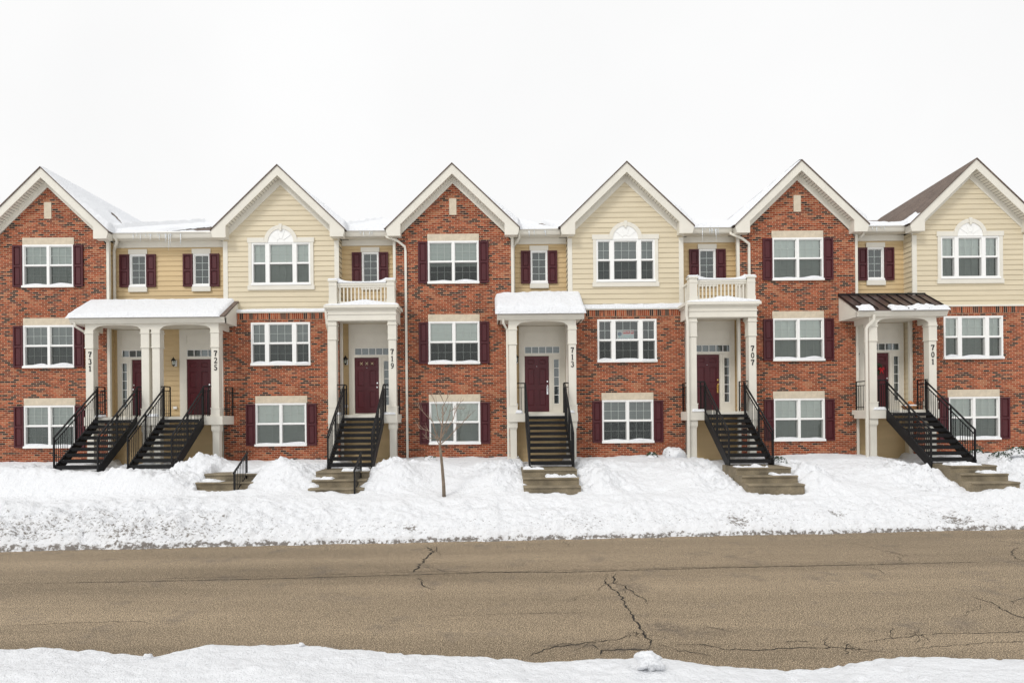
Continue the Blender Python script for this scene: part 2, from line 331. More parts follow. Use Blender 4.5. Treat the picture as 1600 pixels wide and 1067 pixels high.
# ------------------------------------------------------------------ ground, snow and road
gs = MB().add([(-400, -300, -.12), (400, -300, -.12), (400, 600, -.12), (-400, 600, -.12)], [(0, 1, 2, 3)]).build('ground', 'snow', center=False); tag(gs, kind='structure')
Yfar = lambda x: 14.15+(x+11.25)*.0625
near_px = [(-60, 1008), (0, 1008), (60, 1006), (120, 1008), (180, 1012), (228, 1016), (240, 1018), (262, 1013), (330, 1003), (400, 1001), (470, 1000), (540, 1008), (640, 1014), (760, 1021), (850, 1026), (950, 1022), (1000, 1020), (1080, 1028), (1150, 1036), (1230, 1038), (1300, 1034), (1370, 1020), (1450, 1022), (1600, 1022), (1680, 1024)]
ne = np.array([onz(a, b, .17) for a, b in near_px]); 
Ynear = lambda x: np.interp(x, ne[:, 0], ne[:, 1])
road = MB()
xs = np.linspace(-60, 60, 41)
for a, b in zip(xs[:-1], xs[1:]): road.quad((a, 5.5, 0), (b, 5.5, 0), (b, 18.5, 0), (a, 18.5, 0))
road = road.build('road', 'road', center=False); tag(road, kind='structure')
# steps: centre x, and their tread levels
STEPS = [(-7.55, .74, 'two'), (-4.31, .70, ''), (1.66, .72, ''), (7.83, .72, ''), (13.88, .60, '')]
xs = np.concatenate([np.arange(-60, -20.4, 1.2), np.arange(-20.4, 20.6, .055), np.arange(20.7, 60, 1.2)])
ys = np.concatenate([np.arange(13.2, 17.0, .045), np.arange(17.0, 19.0, .055), np.arange(19.0, 22.4, .08)])
X, Y = np.meshgrid(xs, ys)
wob = .10*fbm(X*1.3, X*0+3, 4, 5)+.05*fbm(X*7, Y*3, 3, 15)
T = Y-(14.15+(X+11.25)*.0625)-wob
pt = np.interp(T, [-.3, -.02, .05, .2, .5, 1.0, 1.7, 2.3, 9], [-.15, -.10, .10, .24, .40, .60, .80, .88, 3])
ptL = np.interp(T, [-.3, -.02, .05, .25, .7, 1.3, 1.9, 2.6, 9], [-.15, -.10, .12, .30, .62, .86, .98, .98, 3])
wl = np.clip((-3-X)/5, 0, 1); pt = pt*(1-wl)+ptL*wl
pY = np.interp(Y, [15, 16.6, 17.0, 17.6, 18.4, 19.5, 22.4], [.90, .92, 1.0, 1.22, 1.42, 1.50, 1.58])
Z = np.minimum(pt, pY)
def gauss(cx, cy, rx, ry, h): 
    global Z; Z = Z+h*np.exp(-((X-cx)/rx)**2-((Y-cy)/ry)**2)
# shovelled piles
for cx, cy, rx, ry, h in [(-12.5, 17.3, 3.0, .55, .42), (-9.7, 17.2, 1.0, .5, .25), (-15.5, 17.6, 2, .7, .30), (-8.7, 18.7, .8, .7, .48), (-6.2, 18.0, .65, .8, .42), (-5.5, 17.7, .3, .5, .12),
                          (-2.9, 18.1, .65, .8, .42), (-1.9, 18.8, 1.0, 1.0, .12), (.2, 17.9, .7, .8, .33), (3.1, 17.9, .5, .7, .42), (5.7, 18.1, .9, .8, .20), (6.6, 17.9, .35, .6, .16),
                          (9.2, 18.0, .6, .8, .45), (10.2, 17.4, .5, .5, .14), (11.9, 18.6, 1.2, .8, .24), (12.95, 18.15, .45, .6, .34), (15.4, 18.6, .6, .9, .30), (14.3, 16.95, 1.1, .30, .24), (17.2, 19.3, 1.2, 1.1, .42), (18.8, 18.2, 1.0, .8, .2)]:
    gauss(cx, cy, rx, ry, h)
lum = np.clip((T-.1)/.4, 0, 1)
bank = np.clip(1-(T-1.0)/1.1, 0, 1)*np.clip(T/.15, 0, 1)
Z += lum*(.07*fbm(X*1.1, Y*1.3, 4, 1)+.035*fbm(X*4, Y*4, 3, 7))
pilem = np.clip((Y-16.9)/.4, 0, 1)*np.clip((20.5-Y)/1.5, 0, 1)
near_step = np.max([np.exp(-((np.abs(X-c[0])-1.35)/.75)**2) for c in STEPS], 0)
pilem = pilem*np.clip(.22+1.0*near_step+.55*np.clip((-8.5-X)/2, 0, 1)+.8*vnoise(X*.5, Y*.7, 45), .15, 1.25)
ridge = 1-2*np.abs(fbm(X*2.3, Y*2.3, 3, 37))
Z += pilem*(.13*fbm(X*1.9, Y*2.4, 4, 33)+.08*ridge*fbm(X*1.1, Y*1.1, 2, 39)+.20*(np.abs(fbm(X*4.2, Y*4.8, 3, 35))-.15)+.10*(np.abs(fbm(X*10, Y*11, 2, 38))-.12)+.03*fbm(X*15, Y*15, 2, 36))
Z += bank*(.17*fbm(X*2.6, Y*4, 5, 21, .7)+.10*np.abs(fbm(X*7, Y*9, 2, 23))+.075*fbm(X*10, Y*13, 2, 25))*(.45+.55*wl)
# a few footprints and hollows
for fx, fy, r_, dpt in [(-2.0, 15.05, .12, .10), (8.9, 16.0, .22, .10), (11.9, 15.9, .28, .13), (11.3, 16.1, .2, .06), (6.2, 15.6, .25, .05), (-12, 16.2, .25, .08), (-10.5, 16.05, .2, .06), (14.2, 15.9, .12, .06)]:
    Z -= dpt*np.exp(-((X-fx)/r_)**2-((Y-fy)/(r_*.6))**2)
# cleared trenches at the concrete steps
for k, (cx, hwid, _) in enumerate(STEPS):
    ex = .22*fbm(X*2+k*7, Y*3.5, 4, 41)+.10*fbm(X*9+k, Y*9, 2, 43)
    left = cx-hwid+ex+(0 if k != 0 else .05); right = cx+hwid+ex*.8
    if k == 1: left = left+np.clip((17.9-Y)*.05, -.1, .2)
    if k == 3: left = left-.05+np.clip((18.1-Y), 0, 1.3)*.15; right = right+np.clip(18-Y, 0, 1)*.1
    if k == 4: left = left+.22+.12*np.clip(18.2-Y, 0, 1)+.35*np.clip((Y-17.85)/.5, 0, 1); right = right+np.clip(18-Y, 0, 1)*.05
    ins = np.clip(np.minimum(X-left, right-X)/.13, 0, 1)
    a0 = {0: 17.02, 4: 17.34}.get(k, 16.98); a1 = 18.75
    ins = ins*np.clip((Y-a0-.05*fbm(X*5, Y*0+k, 3, 51))/.10, 0, 1)*np.clip((a1-Y)/.35, 0, 1)
    low = np.interp(Y, [16.9, 17.35, 17.75, 18.05, 18.15, 18.7], [.60, .60, .7, .9, 1.40, 1.40]) if k else np.interp(Y, [16.9, 17.35, 17.75, 18.05, 18.4, 18.7], [.5, .5, .7, .9, 1.38, 1.45])
    low = low+.02*fbm(X*6, Y*6, 3, 61)
    Z = Z*(1-ins)+np.minimum(Z, low)*ins
# bare, lower snow under the metal stairs
for cx in (-12.5, -10.3, -4.27, 1.79, 7.78, 13.85):
    ins = np.clip(1-np.abs(X-cx)/.85, 0, 1); ins = np.clip(ins*6, 0, 1)*np.clip((Y-18.25)/.25, 0, 1)
    Z = Z*(1-ins)+np.minimum(Z, 1.36+.03*fbm(X*5, Y*5, 3, 63))*ins
# piers and walls melt a little hollow
dirt_shade = np.clip(.10+.75*wl*bank+.40*bank*(1-wl), 0, 1)*np.clip(1.05-np.abs(T-.35)/1.8, 0, 1)
dirt_shade = dirt_shade+.4*np.exp(-(T/.08)**2)+.25*fbm(X*.6, Y*.9, 3, 71)*bank
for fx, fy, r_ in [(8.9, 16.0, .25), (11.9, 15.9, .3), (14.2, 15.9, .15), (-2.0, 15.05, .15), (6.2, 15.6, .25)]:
    dirt_shade += .7*np.exp(-((X-fx)/r_)**2-((Y-fy)/(r_*.6))**2)
dirt_shade = np.clip(dirt_shade, 0, 1)+.85*np.exp(-((T-.026)/.022)**2)  # real dirt, plus a thin dark line painting the undercut's shadow along the road edge
yard = grid_mesh('front_yard_snow', xs, ys, Z, 'snowd', dirt_shade=dirt_shade); tag(yard, kind='structure')
def yard_z(x, y):
    return float(Z_yard[np.abs(ys_y-y).argmin(), np.abs(xs_y-x).argmin()])
Z_yard, xs_y, ys_y = Z.copy(), xs.copy(), ys.copy()
# the near verge
xs = np.concatenate([np.arange(-60, -9.6, 1.2), np.arange(-9.6, 9.8, .04), np.arange(10, 60, 1.2)]); ys = np.concatenate([np.arange(-12, 4.9, .6), np.arange(4.9, 8.9, .035)])
X, Y = np.meshgrid(xs, ys)
T = Ynear(X)-Y+.05*fbm(X*2.2, Y*0+2, 3, 81)+.025*fbm(X*9, Y*4, 2, 83)
Z = np.interp(T, [-.3, -.04, .02, .10, .3, 1.2, 12], [-.25, -.12, .06, .16, .20, .29, .34])
lum = np.clip(T/.2, 0, 1)
Z += lum*(.05*fbm(X*1.2, Y*1.5, 4, 91)+.022*fbm(X*5, Y*6, 3, 95)+.012*fbm(X*16, Y*16, 2, 97))
for _ in range(150):
    fx = rng.uniform(-7.5, 7.5); fy = rng.uniform(5.3, 7.8); r_ = rng.uniform(.02, .07)
    m_ = (np.abs(X-fx) < .3) & (np.abs(Y-fy) < .3)
    Z[m_] -= rng.uniform(.015, .06)*np.exp(-((X[m_]-fx)/r_)**2-((Y[m_]-fy)/r_)**2)
dirt_shade = .10+.34*np.clip(fbm(X*.9, Y*1.4, 3, 99)+.15, 0, 1)+.35*np.exp(-((X-2.3)/.5)**2-((Y-6.3)/.2)**2)
o = grid_mesh('verge_snow', xs, ys, Z, 'snowd', dirt_shade=dirt_shade); tag(o, kind='structure')
Z_v, xs_v, ys_v = Z, xs, ys
def verge_z(x, y): return float(Z_v[np.abs(ys_v-y).argmin(), np.abs(xs_v-x).argmin()])

# cracks in the asphalt, one ribbon each, lying on the road as parts of it
def crack(pts, wd=.018, jit=.035, sub=8, label=None):
    P = [Vector((*onz(a, b, 0), 0)) for a, b in pts]
    Q = []
    for a, b in zip(P[:-1], P[1:]):
        n = max(2, int((b-a).length/.07)); d = (b-a).normalized(); s = Vector((-d.y, d.x, 0))
        for i in range(n): Q.append(a+(b-a)*i/n+s*random.uniform(-jit, jit)+d*random.uniform(-jit, jit)*.4)
    Q.append(P[-1]); mb = MB(); L_ = []; R_ = []
    for i, q in enumerate(Q):
        d = (Q[min(i+1, len(Q)-1)]-Q[max(i-1, 0)]).normalized(); s = Vector((-d.y, d.x, 0))
        t = i/(len(Q)-1); k = wd*random.uniform(.35, 1.25)*(1 if .08 < t < .92 else .4)
        L_.append(q+s*k/2); R_.append(q-s*k/2)
    zz = .004
    for i in range(len(Q)-1):
        mb.quad((R_[i].x, R_[i].y, zz), (R_[i+1].x, R_[i+1].y, zz), (L_[i+1].x, L_[i+1].y, zz), (L_[i].x, L_[i].y, zz))
    mb.build('crack', 'crack', road)
crack([(-30, 914), (0, 913), (120, 910), (230, 908), (330, 906), (460, 903), (560, 900), (640, 898), (760, 894), (880, 894), (1000, 890), (1200, 885), (1350, 882), (1480, 879), (1640, 876)], .030, .012)
crack([(150, 905), (300, 903), (420, 900), (560, 896), (640, 893), (800, 893), (900, 890), (1100, 886), (1300, 883)], .014, .03)
crack([(668, 853), (676, 862), (663, 875), (655, 884), (645, 894)], .045, .05)
crack([(682, 853), (684, 858), (674, 864)], .02, .03)
crack([(655, 902), (659, 910), (666, 916), (680, 921)], .025, .04)
crack([(668, 884), (690, 891), (700, 894)], .012, .03)
crack([(950, 897), (943, 907), (950, 915), (960, 922), (972, 934), (976, 944), (986, 958), (990, 967), (1000, 978), (1007, 990), (1019, 1006), (1010, 1015)], .030, .03)
crack([(965, 896), (957, 906), (958, 912), (975, 914), (990, 926), (1002, 934), (1013, 943)], .028, .035)
crack([(828, 1024), (850, 1014), (880, 1008), (925, 1003), (970, 998), (985, 990)], .022, .03)
crack([(935, 1022), (940, 1016), (975, 1014), (1008, 1014)], .026, .03)
crack([(925, 1006), (935, 1014)], .018, .02)
crack([(1030, 1006), (1060, 1016), (1090, 1020), (1110, 1024)], .012, .03)
crack([(1060, 1007), (1100, 1007), (1130, 1014), (1180, 1015), (1260, 1011), (1330, 1012), (1380, 1018)], .018, .03)
crack([(1350, 1003), (1400, 996), (1460, 990), (1540, 989), (1620, 986)], .014, .03)
crack([(1420, 1014), (1480, 1008), (1540, 1004), (1620, 1001)], .012, .03)
crack([(1515, 931), (1535, 937), (1550, 941), (1565, 952), (1590, 962), (1620, 972)], .026, .03)
crack([(1320, 848), (1345, 851), (1385, 861), (1430, 870)], .014, .03)
crack([(1355, 885), (1370, 889), (1382, 896)], .020, .03)
crack([(1525, 841), (1560, 845), (1600, 850), (1630, 850)], .018, .03)
crack([(1590, 855), (1580, 862), (1585, 871), (1600, 876)], .022, .03)
crack([(880, 845), (890, 853)], .014, .03)
crack([(20, 977), (100, 973), (180, 971), (270, 971)], .010, .02)
crack([(650, 964), (720, 961), (800, 958), (920, 957)], .009, .02)
crack([(0, 867), (16, 866)], .02, .02)
crack([(1080, 975), (1130, 984), (1150, 990)], .009, .04)
qr = random.Random(21)
for bx_, by_, n_ in ((960, 920, 4), (1000, 985, 4), (1290, 1010, 5), (660, 880, 3), (1560, 950, 4), (860, 1010, 3), (1420, 1000, 3), (1390, 865, 2)):
    for _ in range(n_):
        x_ = bx_+qr.uniform(-35, 35); y_ = by_+qr.uniform(-10, 10); pts = [(x_, y_)]; a_ = qr.uniform(0, 6.28)
        for _k in range(qr.randint(3, 6)):
            a_ += qr.uniform(-.8, .8); x_ += 11*math.cos(a_); y_ += 4.5*math.sin(a_); pts.append((x_, y_))
        crack(pts, qr.uniform(.007, .013), .03)

# ------------------------------------------------------------------ walls with openings
def wall_mb(x0, x1, z0, z1, y, holes, depth=.10, lap=None, gable=None):
    """front wall at plane y with rectangular holes; lap = clapboard exposure; gable = (cx, halfwidth0, ztop) narrowing above z0g"""
    mb = MB()
    cuts = {z0, z1}
    for h in holes: cuts |= {h[2], h[3]}
    if lap:
        z = z0
        while z < z1: cuts.add(round(z, 4)); z += lap
    else:
        z = z0
    cuts = sorted(c for c in cuts if z0 <= c <= z1)
    def off(z, lower):                       # clapboard: bottom edge of a board stands proud
        if not lap: return 0
        t = ((z-z0)/lap) % 1.0
        if lower and t > .999: t = 0
        if not lower and t < .001: t = 1
        return -.022*(1-t)
    for a, b in zip(cuts[:-1], cuts[1:]):
        if b-a < 1e-4: continue
        mid = (a+b)/2
        ex = lambda z: (x0, x1) if gable is None or z <= gable[3] else (gable[0]-gable[1]*(gable[2]-z)/(gable[2]-gable[3]), gable[0]+gable[1]*(gable[2]-z)/(gable[2]-gable[3]))
        (la, ra), (lb, rb) = ex(a), ex(b)
        segs = [(None, None)]
        hs = sorted([h for h in holes if h[2] <= mid <= h[3]])
        xsn = []; cur = None
        pieces = []
        left = (la, lb)
        for h in hs:
            pieces.append((left, (h[0], h[0]))); left = (h[1], h[1])
        pieces.append((left, (ra, rb)))
        ya, yb = y+off(a, True), y+off(b, False)
        for (pl, plb), (pr, prb) in pieces:
            mb.quad((pl, ya, a), (pr, ya, a), (prb, yb, b), (plb, yb, b))
            if lap and abs(off(a, True)+.022) < .002: mb.quad((pl, ya, a), (pl, y, a), (pr, y, a), (pr, ya, a))
    for h in holes:                           # reveals
        a, b, c, d = h
        mb.quad((a, y, c), (a, y+depth, c), (a, y+depth, d), (a, y, d)); mb.quad((b, y, d), (b, y+depth, d), (b, y+depth, c), (b, y, c))
        mb.quad((a, y, d), (a, y+depth, d), (b, y+depth, d), (b, y, d)); mb.quad((a, y, c), (b, y, c), (b, y+depth, c), (a, y+depth, c))
    return mb

# ------------------------------------------------------------------ window kinds (built once; local origin = bottom centre on the wall plane)
CACHE = {}
def sash_layout(kind):
    if kind == 'twin': return 1.79, WH, [(-.84, -.045, 3), (.045, .84, 3)], .055
    if kind == 'triple': return 2.06, WH, [(-.975, -.545, 2), (-.405, .405, 3), (.545, .975, 2)], .055
    return .60, 1.18, [(-.255, .255, 2)], .045
def win_meshes(kind, blind, snow):
    key = (kind, blind, snow)
    if key in CACHE: return CACHE[key]
    W, H, sashes, bd = sash_layout(kind)
    z0 = .10; z1 = H-bd; zm = (z0+z1)/2
    fr = MB(); mun = MB()
    y0, y1 = -.03, .09
    # outer frame, built from pieces that butt
    fr.box(-W/2, W/2, y0, y1, H-bd, H)
    fr.box(-W/2, sashes[0][0], y0, y1, z0, H-bd); fr.box(sashes[-1][1], W/2, y0, y1, z0, H-bd)
    for a, b in zip(sashes[:-1], sashes[1:]): fr.box(a[1], b[0], y0, y1, z0, H-bd)
    fr.prismx([(y0-.045, .0), (y1, .0), (y1, z0), (y0+.01, z0), (y0-.045, .055)], -W/2-.015, W/2+.015)
    pane = MB(); scr = MB()
    for a, b, n in sashes:
        if kind != 'single':
            fr.box(a, b, y0+.012, y1-.01, zm-.022, zm+.022)
            ranges = [(zm+.022, z1), (z0, zm-.022)]
        else: ranges = [(z0, z1)]
        for k, (c, d) in enumerate(ranges):
            yy = .035+.02*k
            e = .022
            fr.box(a, a+e, yy-.02, yy+.02, c, d); fr.box(b-e, b, yy-.02, yy+.02, c, d); fr.box(a+e, b-e, yy-.02, yy+.02, c, c+e); fr.box(a+e, b-e, yy-.02, yy+.02, d-e, d)
            pane.quad((a+e, yy, c+e), (b-e, yy, c+e), (b-e, yy, d-e), (a+e, yy, d-e))
            rows = 4 if kind == 'single' else 2
            for i in range(1, n):
                x = a+e+(b-a-2*e)*i/n; mun.box(x-.009, x+.009, yy+.006, yy+.016, c+e, d-e)
            for i in range(1, rows):
                z = c+e+(d-c-2*e)*i/rows
                for j in range(n):
                    xa = a+e+(b-a-2*e)*j/n+(.009 if j else 0); xb = a+e+(b-a-2*e)*(j+1)/n-(.009 if j < n-1 else 0)
                    mun.box(xa, xb, yy+.006, yy+.016, z-.009, z+.009)
            if k == 1: scr.quad((a, .012, c), (b, .012, c), (b, .012, d), (a, .012, d))
    res = {'frame': fr.mesh('window', 'white'), 'muntin': mun.mesh('muntin_grid', 'white'), 'pane': pane.mesh('glass_pane', 'glass')}
    if kind != 'single': res['screen'] = scr.mesh('insect_screen', 'screen')
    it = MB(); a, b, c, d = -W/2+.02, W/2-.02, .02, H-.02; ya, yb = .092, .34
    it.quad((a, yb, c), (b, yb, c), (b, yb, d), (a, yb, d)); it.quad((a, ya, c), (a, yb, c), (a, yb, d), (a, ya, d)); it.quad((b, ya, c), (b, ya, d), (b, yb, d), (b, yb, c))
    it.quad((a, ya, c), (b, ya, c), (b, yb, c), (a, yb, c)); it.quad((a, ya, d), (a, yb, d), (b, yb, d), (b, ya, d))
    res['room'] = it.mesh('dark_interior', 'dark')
    if blind:
        frac, mm = blind
        bl = MB(); zb = d-(d-c)*frac; zz = d
        for s_a, s_b, n in sashes:
            z = d
            while z-.05 > zb:                # tilted slats
                bl.quad((s_a+.01, .125, z-.052), (s_b-.01, .125, z-.052), (s_b-.01, .105, z), (s_a+.01, .105, z)); z -= .05
        res['blind'] = bl.mesh('blind', mm)
    if snow:
        sn = MB(); n = 28; rs = random.Random(snow)
        for si, (a, b, _) in enumerate(sashes):
            k0, k1, k2 = rs.uniform(.45, 2.2), rs.uniform(.004, .055), rs.uniform(-.004, .022); hs = [max(.0, (k2+k1*math.sin(math.pi*(i/n)**k0)+.006*math.sin(9*i/n+si+snow)+rs.uniform(-.002, .002))) for i in range(n+1)]
            a -= .04; b += .04
            for i in range(n):
                xa, xb = a+(b-a)*i/n, a+(b-a)*(i+1)/n; ha, hb = hs[i]*(0.3 if i == 0 else 1), hs[i+1]*(.3 if i == n-1 else 1)
                yk = -.066-.012*si; zz = .05
                sn.add([(xa, yk, zz), (xb, yk, zz), (xb, yk+.02, zz+.02+hb*.7), (xa, yk+.02, zz+.02+ha*.7), (xb, -.018, z0+hb*1.1), (xa, -.018, z0+ha*1.1), (xb, .009, z0+hb), (xa, .009, z0+ha)],
                       [(0, 1, 2, 3), (3, 2, 4, 5), (5, 4, 6, 7)])
        res['snow'] = sn
    CACHE[key] = res; return res
SILLSNOW = {}
def window(house, kind, x, y, z, blind=(1, 'blind'), snow=0, label=None, screen=True):
    r = win_meshes(kind, blind, snow)
    w_ = inst('window', r['frame'], house, (x, y, z))
    if label: w_['label'] = label
    inst('glass_pane', r['pane'], w_, (x, y, z)); inst('muntin_grid', r['muntin'], w_, (x, y, z)); inst('interior', r['room'], w_, (x, y, z))
    if 'blind' in r: inst('blind', r['blind'], w_, (x, y, z))
    if 'screen' in r and screen: inst('insect_screen', r['screen'], w_, (x, y, z))
    if snow:
        mb = SILLSNOW.setdefault(house.name, (house, MB()))[1]
        mb.add([(a+x, b+y, c+z) for a, b, c in r['snow'].v], r['snow'].f)
    return w_
def shutter_mesh(W, H):
    k = ('sh', W, H)
    if k in CACHE: return CACHE[k]
    mb = MB(); y0, y1 = -.055, -.003; st = .055; mid = H*.5
    mb.box(-W/2, -W/2+st, y0, y1, 0, H); mb.box(W/2-st, W/2, y0, y1, 0, H)
    for a, b in ((0, st), (mid-st/2, mid+st/2), (H-st, H)): mb.box(-W/2+st, W/2-st, y0, y1, a, b)
    for a, b in ((st, mid-st/2), (mid+st/2, H-st)):
        xa, xb = -W/2+st, W/2-st; yb = y0+.028; g = .022
        mb.quad((xa, yb, a), (xb, yb, a), (xb, yb, b), (xa, yb, b))
        mb.add([(xa+g, yb, a+g), (xb-g, yb, a+g), (xb-g, yb, b-g), (xa+g, yb, b-g), (xa+g+.02, y0+.008, a+g+.02), (xb-g-.02, y0+.008, a+g+.02), (xb-g-.02, y0+.008, b-g-.02), (xa+g+.02, y0+.008, b-g-.02)],
               [(4, 5, 6, 7), (0, 1, 5, 4), (1, 2, 6, 5), (2, 3, 7, 6), (3, 0, 4, 7)])
    CACHE[k] = mb.mesh('shutter', 'maroon'); return CACHE[k]
LINT = MB().box(-.905, .905, -.012, .05, 0, .245).mesh('lintel', 'stone')
def shutters(house, x, y, z, half, W=.335, H=1.46):
    for s in (-1, 1): inst('shutter', shutter_mesh(W, H), house, (x+s*(half+W/2+.004), y, z))
def arch_surround(house, x, y, z):
    W2 = 1.03; mb = MB(); t = -.045; b = -.003; e = .11
    o = .585; i_ = .45; H = WH
    mb.box(-W2-e, -W2, t, b, -.005, H); mb.box(W2, W2+e, t, b, -.005, H)
    mb.box(-W2-e-.03, W2+e+.03, t-.012, b, -.16, -.005)
    mb.box(-W2-e-.03, -o, t-.012, b, H, H+.165); mb.box(o, W2+e+.03, t-.012, b, H, H+.165)
    n = 20
    for k in range(n):
        a0, a1 = math.pi*k/n, math.pi*(k+1)/n
        c = H+.02; q = lambda rr, a: (rr*math.cos(a), c+rr*math.sin(a))
        mb.prism([q(i_, a0), q(o, a0), q(o, a1), q(i_, a1)], t-.012, b)
    mb.box(i_, o, t-.012, b, H, H+.02); mb.box(-o, -i_, t-.012, b, H, H+.02)
    mb.prism([(-.035, H+.40), (.035, H+.40), (.06, H+.64), (-.06, H+.64)], t-.035, t-.0125)
    s = mb.build('window_surround', 'trim', house, loc=(x, y, z))
    fan = MB(); fan.prism([(i_*math.cos(math.pi*k/n), H+.02+i_*math.sin(math.pi*k/n)) for k in range(n+1)], t+.012, b)
    for k in range(1, 5):
        a = math.pi*k/5; fan.bar((.12*math.cos(a), t+.008, H+.02+.12*math.sin(a)), (.44*math.cos(a), t+.008, H+.02+.44*math.sin(a)), .02, .014)
    fan.tube([(.12*math.cos(math.pi*k/10), t+.008, H+.025+.12*math.sin(math.pi*k/10)) for k in range(11)], .009, 5)
    fan.box(-i_, i_, t-.004, b, H, H+.02)
    fan.build('sunburst_panel', 'white', s, loc=(x, y, z))

# ------------------------------------------------------------------ houses
EZ = 9.53; PK = 11.74; HS = 2.30; SL = (PK-EZ)/HS
HOUSES = []
LBL = {
 '731': 'red brick gabled town house at the left end, number 731 on its porch column',
 '725': 'town house with cream siding gable over brick and number 725 on its column',
 '719': 'brick gabled town house behind the young bare tree, white balcony over door 719',
 '713': 'town house with cream gable, snowy porch roof and number 713, straight stairs',
 '707': 'brick gabled town house right of the window sign, with balcony and number 707',
 '701': 'cream gabled town house under brown shingles with bronze metal porch, number 701'}
XR = [(-17.52, -11.40), (-11.40, -5.31), (-5.31, .73), (.73, 6.77), (6.77, 12.81), (12.81, 18.85)]
def zroof(y): return 9.50+(y-21.7)*.348
for gi in range(6):
    gx = GC[gi]; kind = KIND[gi]; x0, x1 = gx-HW, gx+HW; num = NUM[gi]
    hx0, hx1 = XR[gi]
    h = empty('town_house', (gx, D, G0), LBL[num], 'town house', 'row of town houses along the street'); HOUSES.append(h)
    holes_w = []
    tw = .895
    # front wall
    if kind == 'brick':
        hs = [(gx-tw, gx+tw, z, z+WH) for z in (Z1, Z2, Z3)]
        wall_mb(x0, x1, G0, PK-.35, D, hs, gable=(gx, HW, 11.30, 9.36)).build('brick_wall', 'brick', h, loc=None)
        for k, z in enumerate((Z1, Z2, Z3)):
            bl = {0: [(1, 'blind'), (.9, 'blind3'), (.96, 'blind')], 2: [(1, 'blind2'), (.52, 'blind2'), (.6, 'blind')], 4: [(1, 'blind2'), (1, 'blind2'), (1, 'blind2')]}[gi][k]
            wn = window(h, 'twin', gx, D, z, bl, snow=gi*3+k+1)
            inst('lintel', LINT, wn, (gx, D, z+WH+.006)); shutters(h, gx, D, z+.02, tw)
        MB().box(gx-.125, gx+.125, D-.02, D+.05, 10.06, 10.64).build('stone_block', 'stone', h)
    else:
        YL = D-.12
        hs = [(gx-tw, gx+tw, Z1, Z1+WH), (gx-1.03, gx+1.03, Z2, Z2+WH)]
        wall_mb(x0, x1, G0, 6.44, YL, hs).build('brick_wall', 'brick', h)
        MB().box(x0, x1, YL-.006, YL+.1, 6.44, 6.665).build('soldier_course', 'soldier', h)
        MB().box(x0, x1, YL, D+.0, G0, 6.6).build if False else None
        # ends of the brick veneer, and the cap ledge
        e = MB(); 
        e.quad((x0, D+.4, G0), (x0, YL, G0), (x0, YL, 6.44), (x0, D+.4, 6.44)); e.quad((x1, YL, G0), (x1, D+.4, G0), (x1, D+.4, 6.44), (x1, YL, 6.44)); e.build('brick_return', 'brick', h)
        MB().prismx([(YL-.035, 6.665), (D+.05, 6.665), (D+.05, 6.78), (YL-.035, 6.71)], x0-.02, x1+.02).build('ledge', 'trim', h)
        wall_mb(x0, x1, 6.72, PK-.35, D, [(gx-1.03, gx+1.03, Z3, Z3+WH)], lap=.178, gable=(gx, HW, 11.30, 9.36)).build('siding_wall', 'cream', h)
        bl = {1: [(1, 'blind2'), (1, 'blind3'), (1, 'blind2')], 3: [(.5, 'blind3'), None, (1, 'blind3')], 5: [(1, 'blind2'), (1, 'blind2'), (1, 'blind2')]}[gi]
        wn = window(h, 'twin', gx+(-.02 if gi == 1 else 0), YL, Z1, bl[0], snow=gi*3+1); inst('lintel', LINT, wn, (gx, YL, Z1+WH+.006)); shutters(h, gx, YL, Z1+.02, tw)
        window(h, 'triple', gx, YL, Z2, bl[1], snow=gi*3+2, screen=True)
        window(h, 'triple', gx, D, Z3, bl[2], snow=0); arch_surround(h, gx, D, Z3)
        for s in (-1, 1): MB().box(gx+s*HW-(.15 if s > 0 else .01), gx+s*HW+(.01 if s > 0 else .15), D-.03, D+.01, 6.79, 9.2).build('corner_trim', 'trim', h)
    # frieze boards under the rake
    zi = 11.425; sl = SL
    for s in (-1, 1):
        p = [(gx, zi), (gx+s*(HW+.02), zi-sl*(HW+.02)), (gx+s*(HW+.02), zi-.26-sl*(HW+.02)), (gx, zi-.26)]
        if s > 0: p = p[::-1]
        MB().prism(p, D-.028, D+.02).build('frieze_board', 'trim', h)
    # side walls of the projecting gable (siding) back to the recessed bays
    for s in (-1, 1):
        sw = MB(); xx = gx+s*HW; yy0 = D; z = G0
        while z < 9.3:
            zt = min(z+.178, 9.3); a, b = xx+s*.02, xx
            if s > 0: sw.quad((a, yy0, z), (a, YB, z), (b, YB, zt), (b, yy0, zt))
            else: sw.quad((a, YB, z), (a, yy0, z), (b, yy0, zt), (b, YB, zt))
            z += .178
        sw.build('side_siding', 'tan' if kind == 'brick' else 'cream', h)
    if kind == 'brick':
        for s in (-1, 1): MB().box(gx+s*HW+(.004 if s > 0 else -.10), gx+s*HW+(.10 if s > 0 else -.004), D+.004, D+.11, G0, 9.3).build('corner_trim', 'trim', h)
    else:
        for s in (-1, 1): MB().box(gx+s*HW+(.004 if s > 0 else -.10), gx+s*HW+(.10 if s > 0 else -.004), D+.012, D+.11, G0, 6.4).build('corner_trim', 'trim', h)
    # gable roof: two slabs, rake fascia, returns, soffit
    YF = D-.35
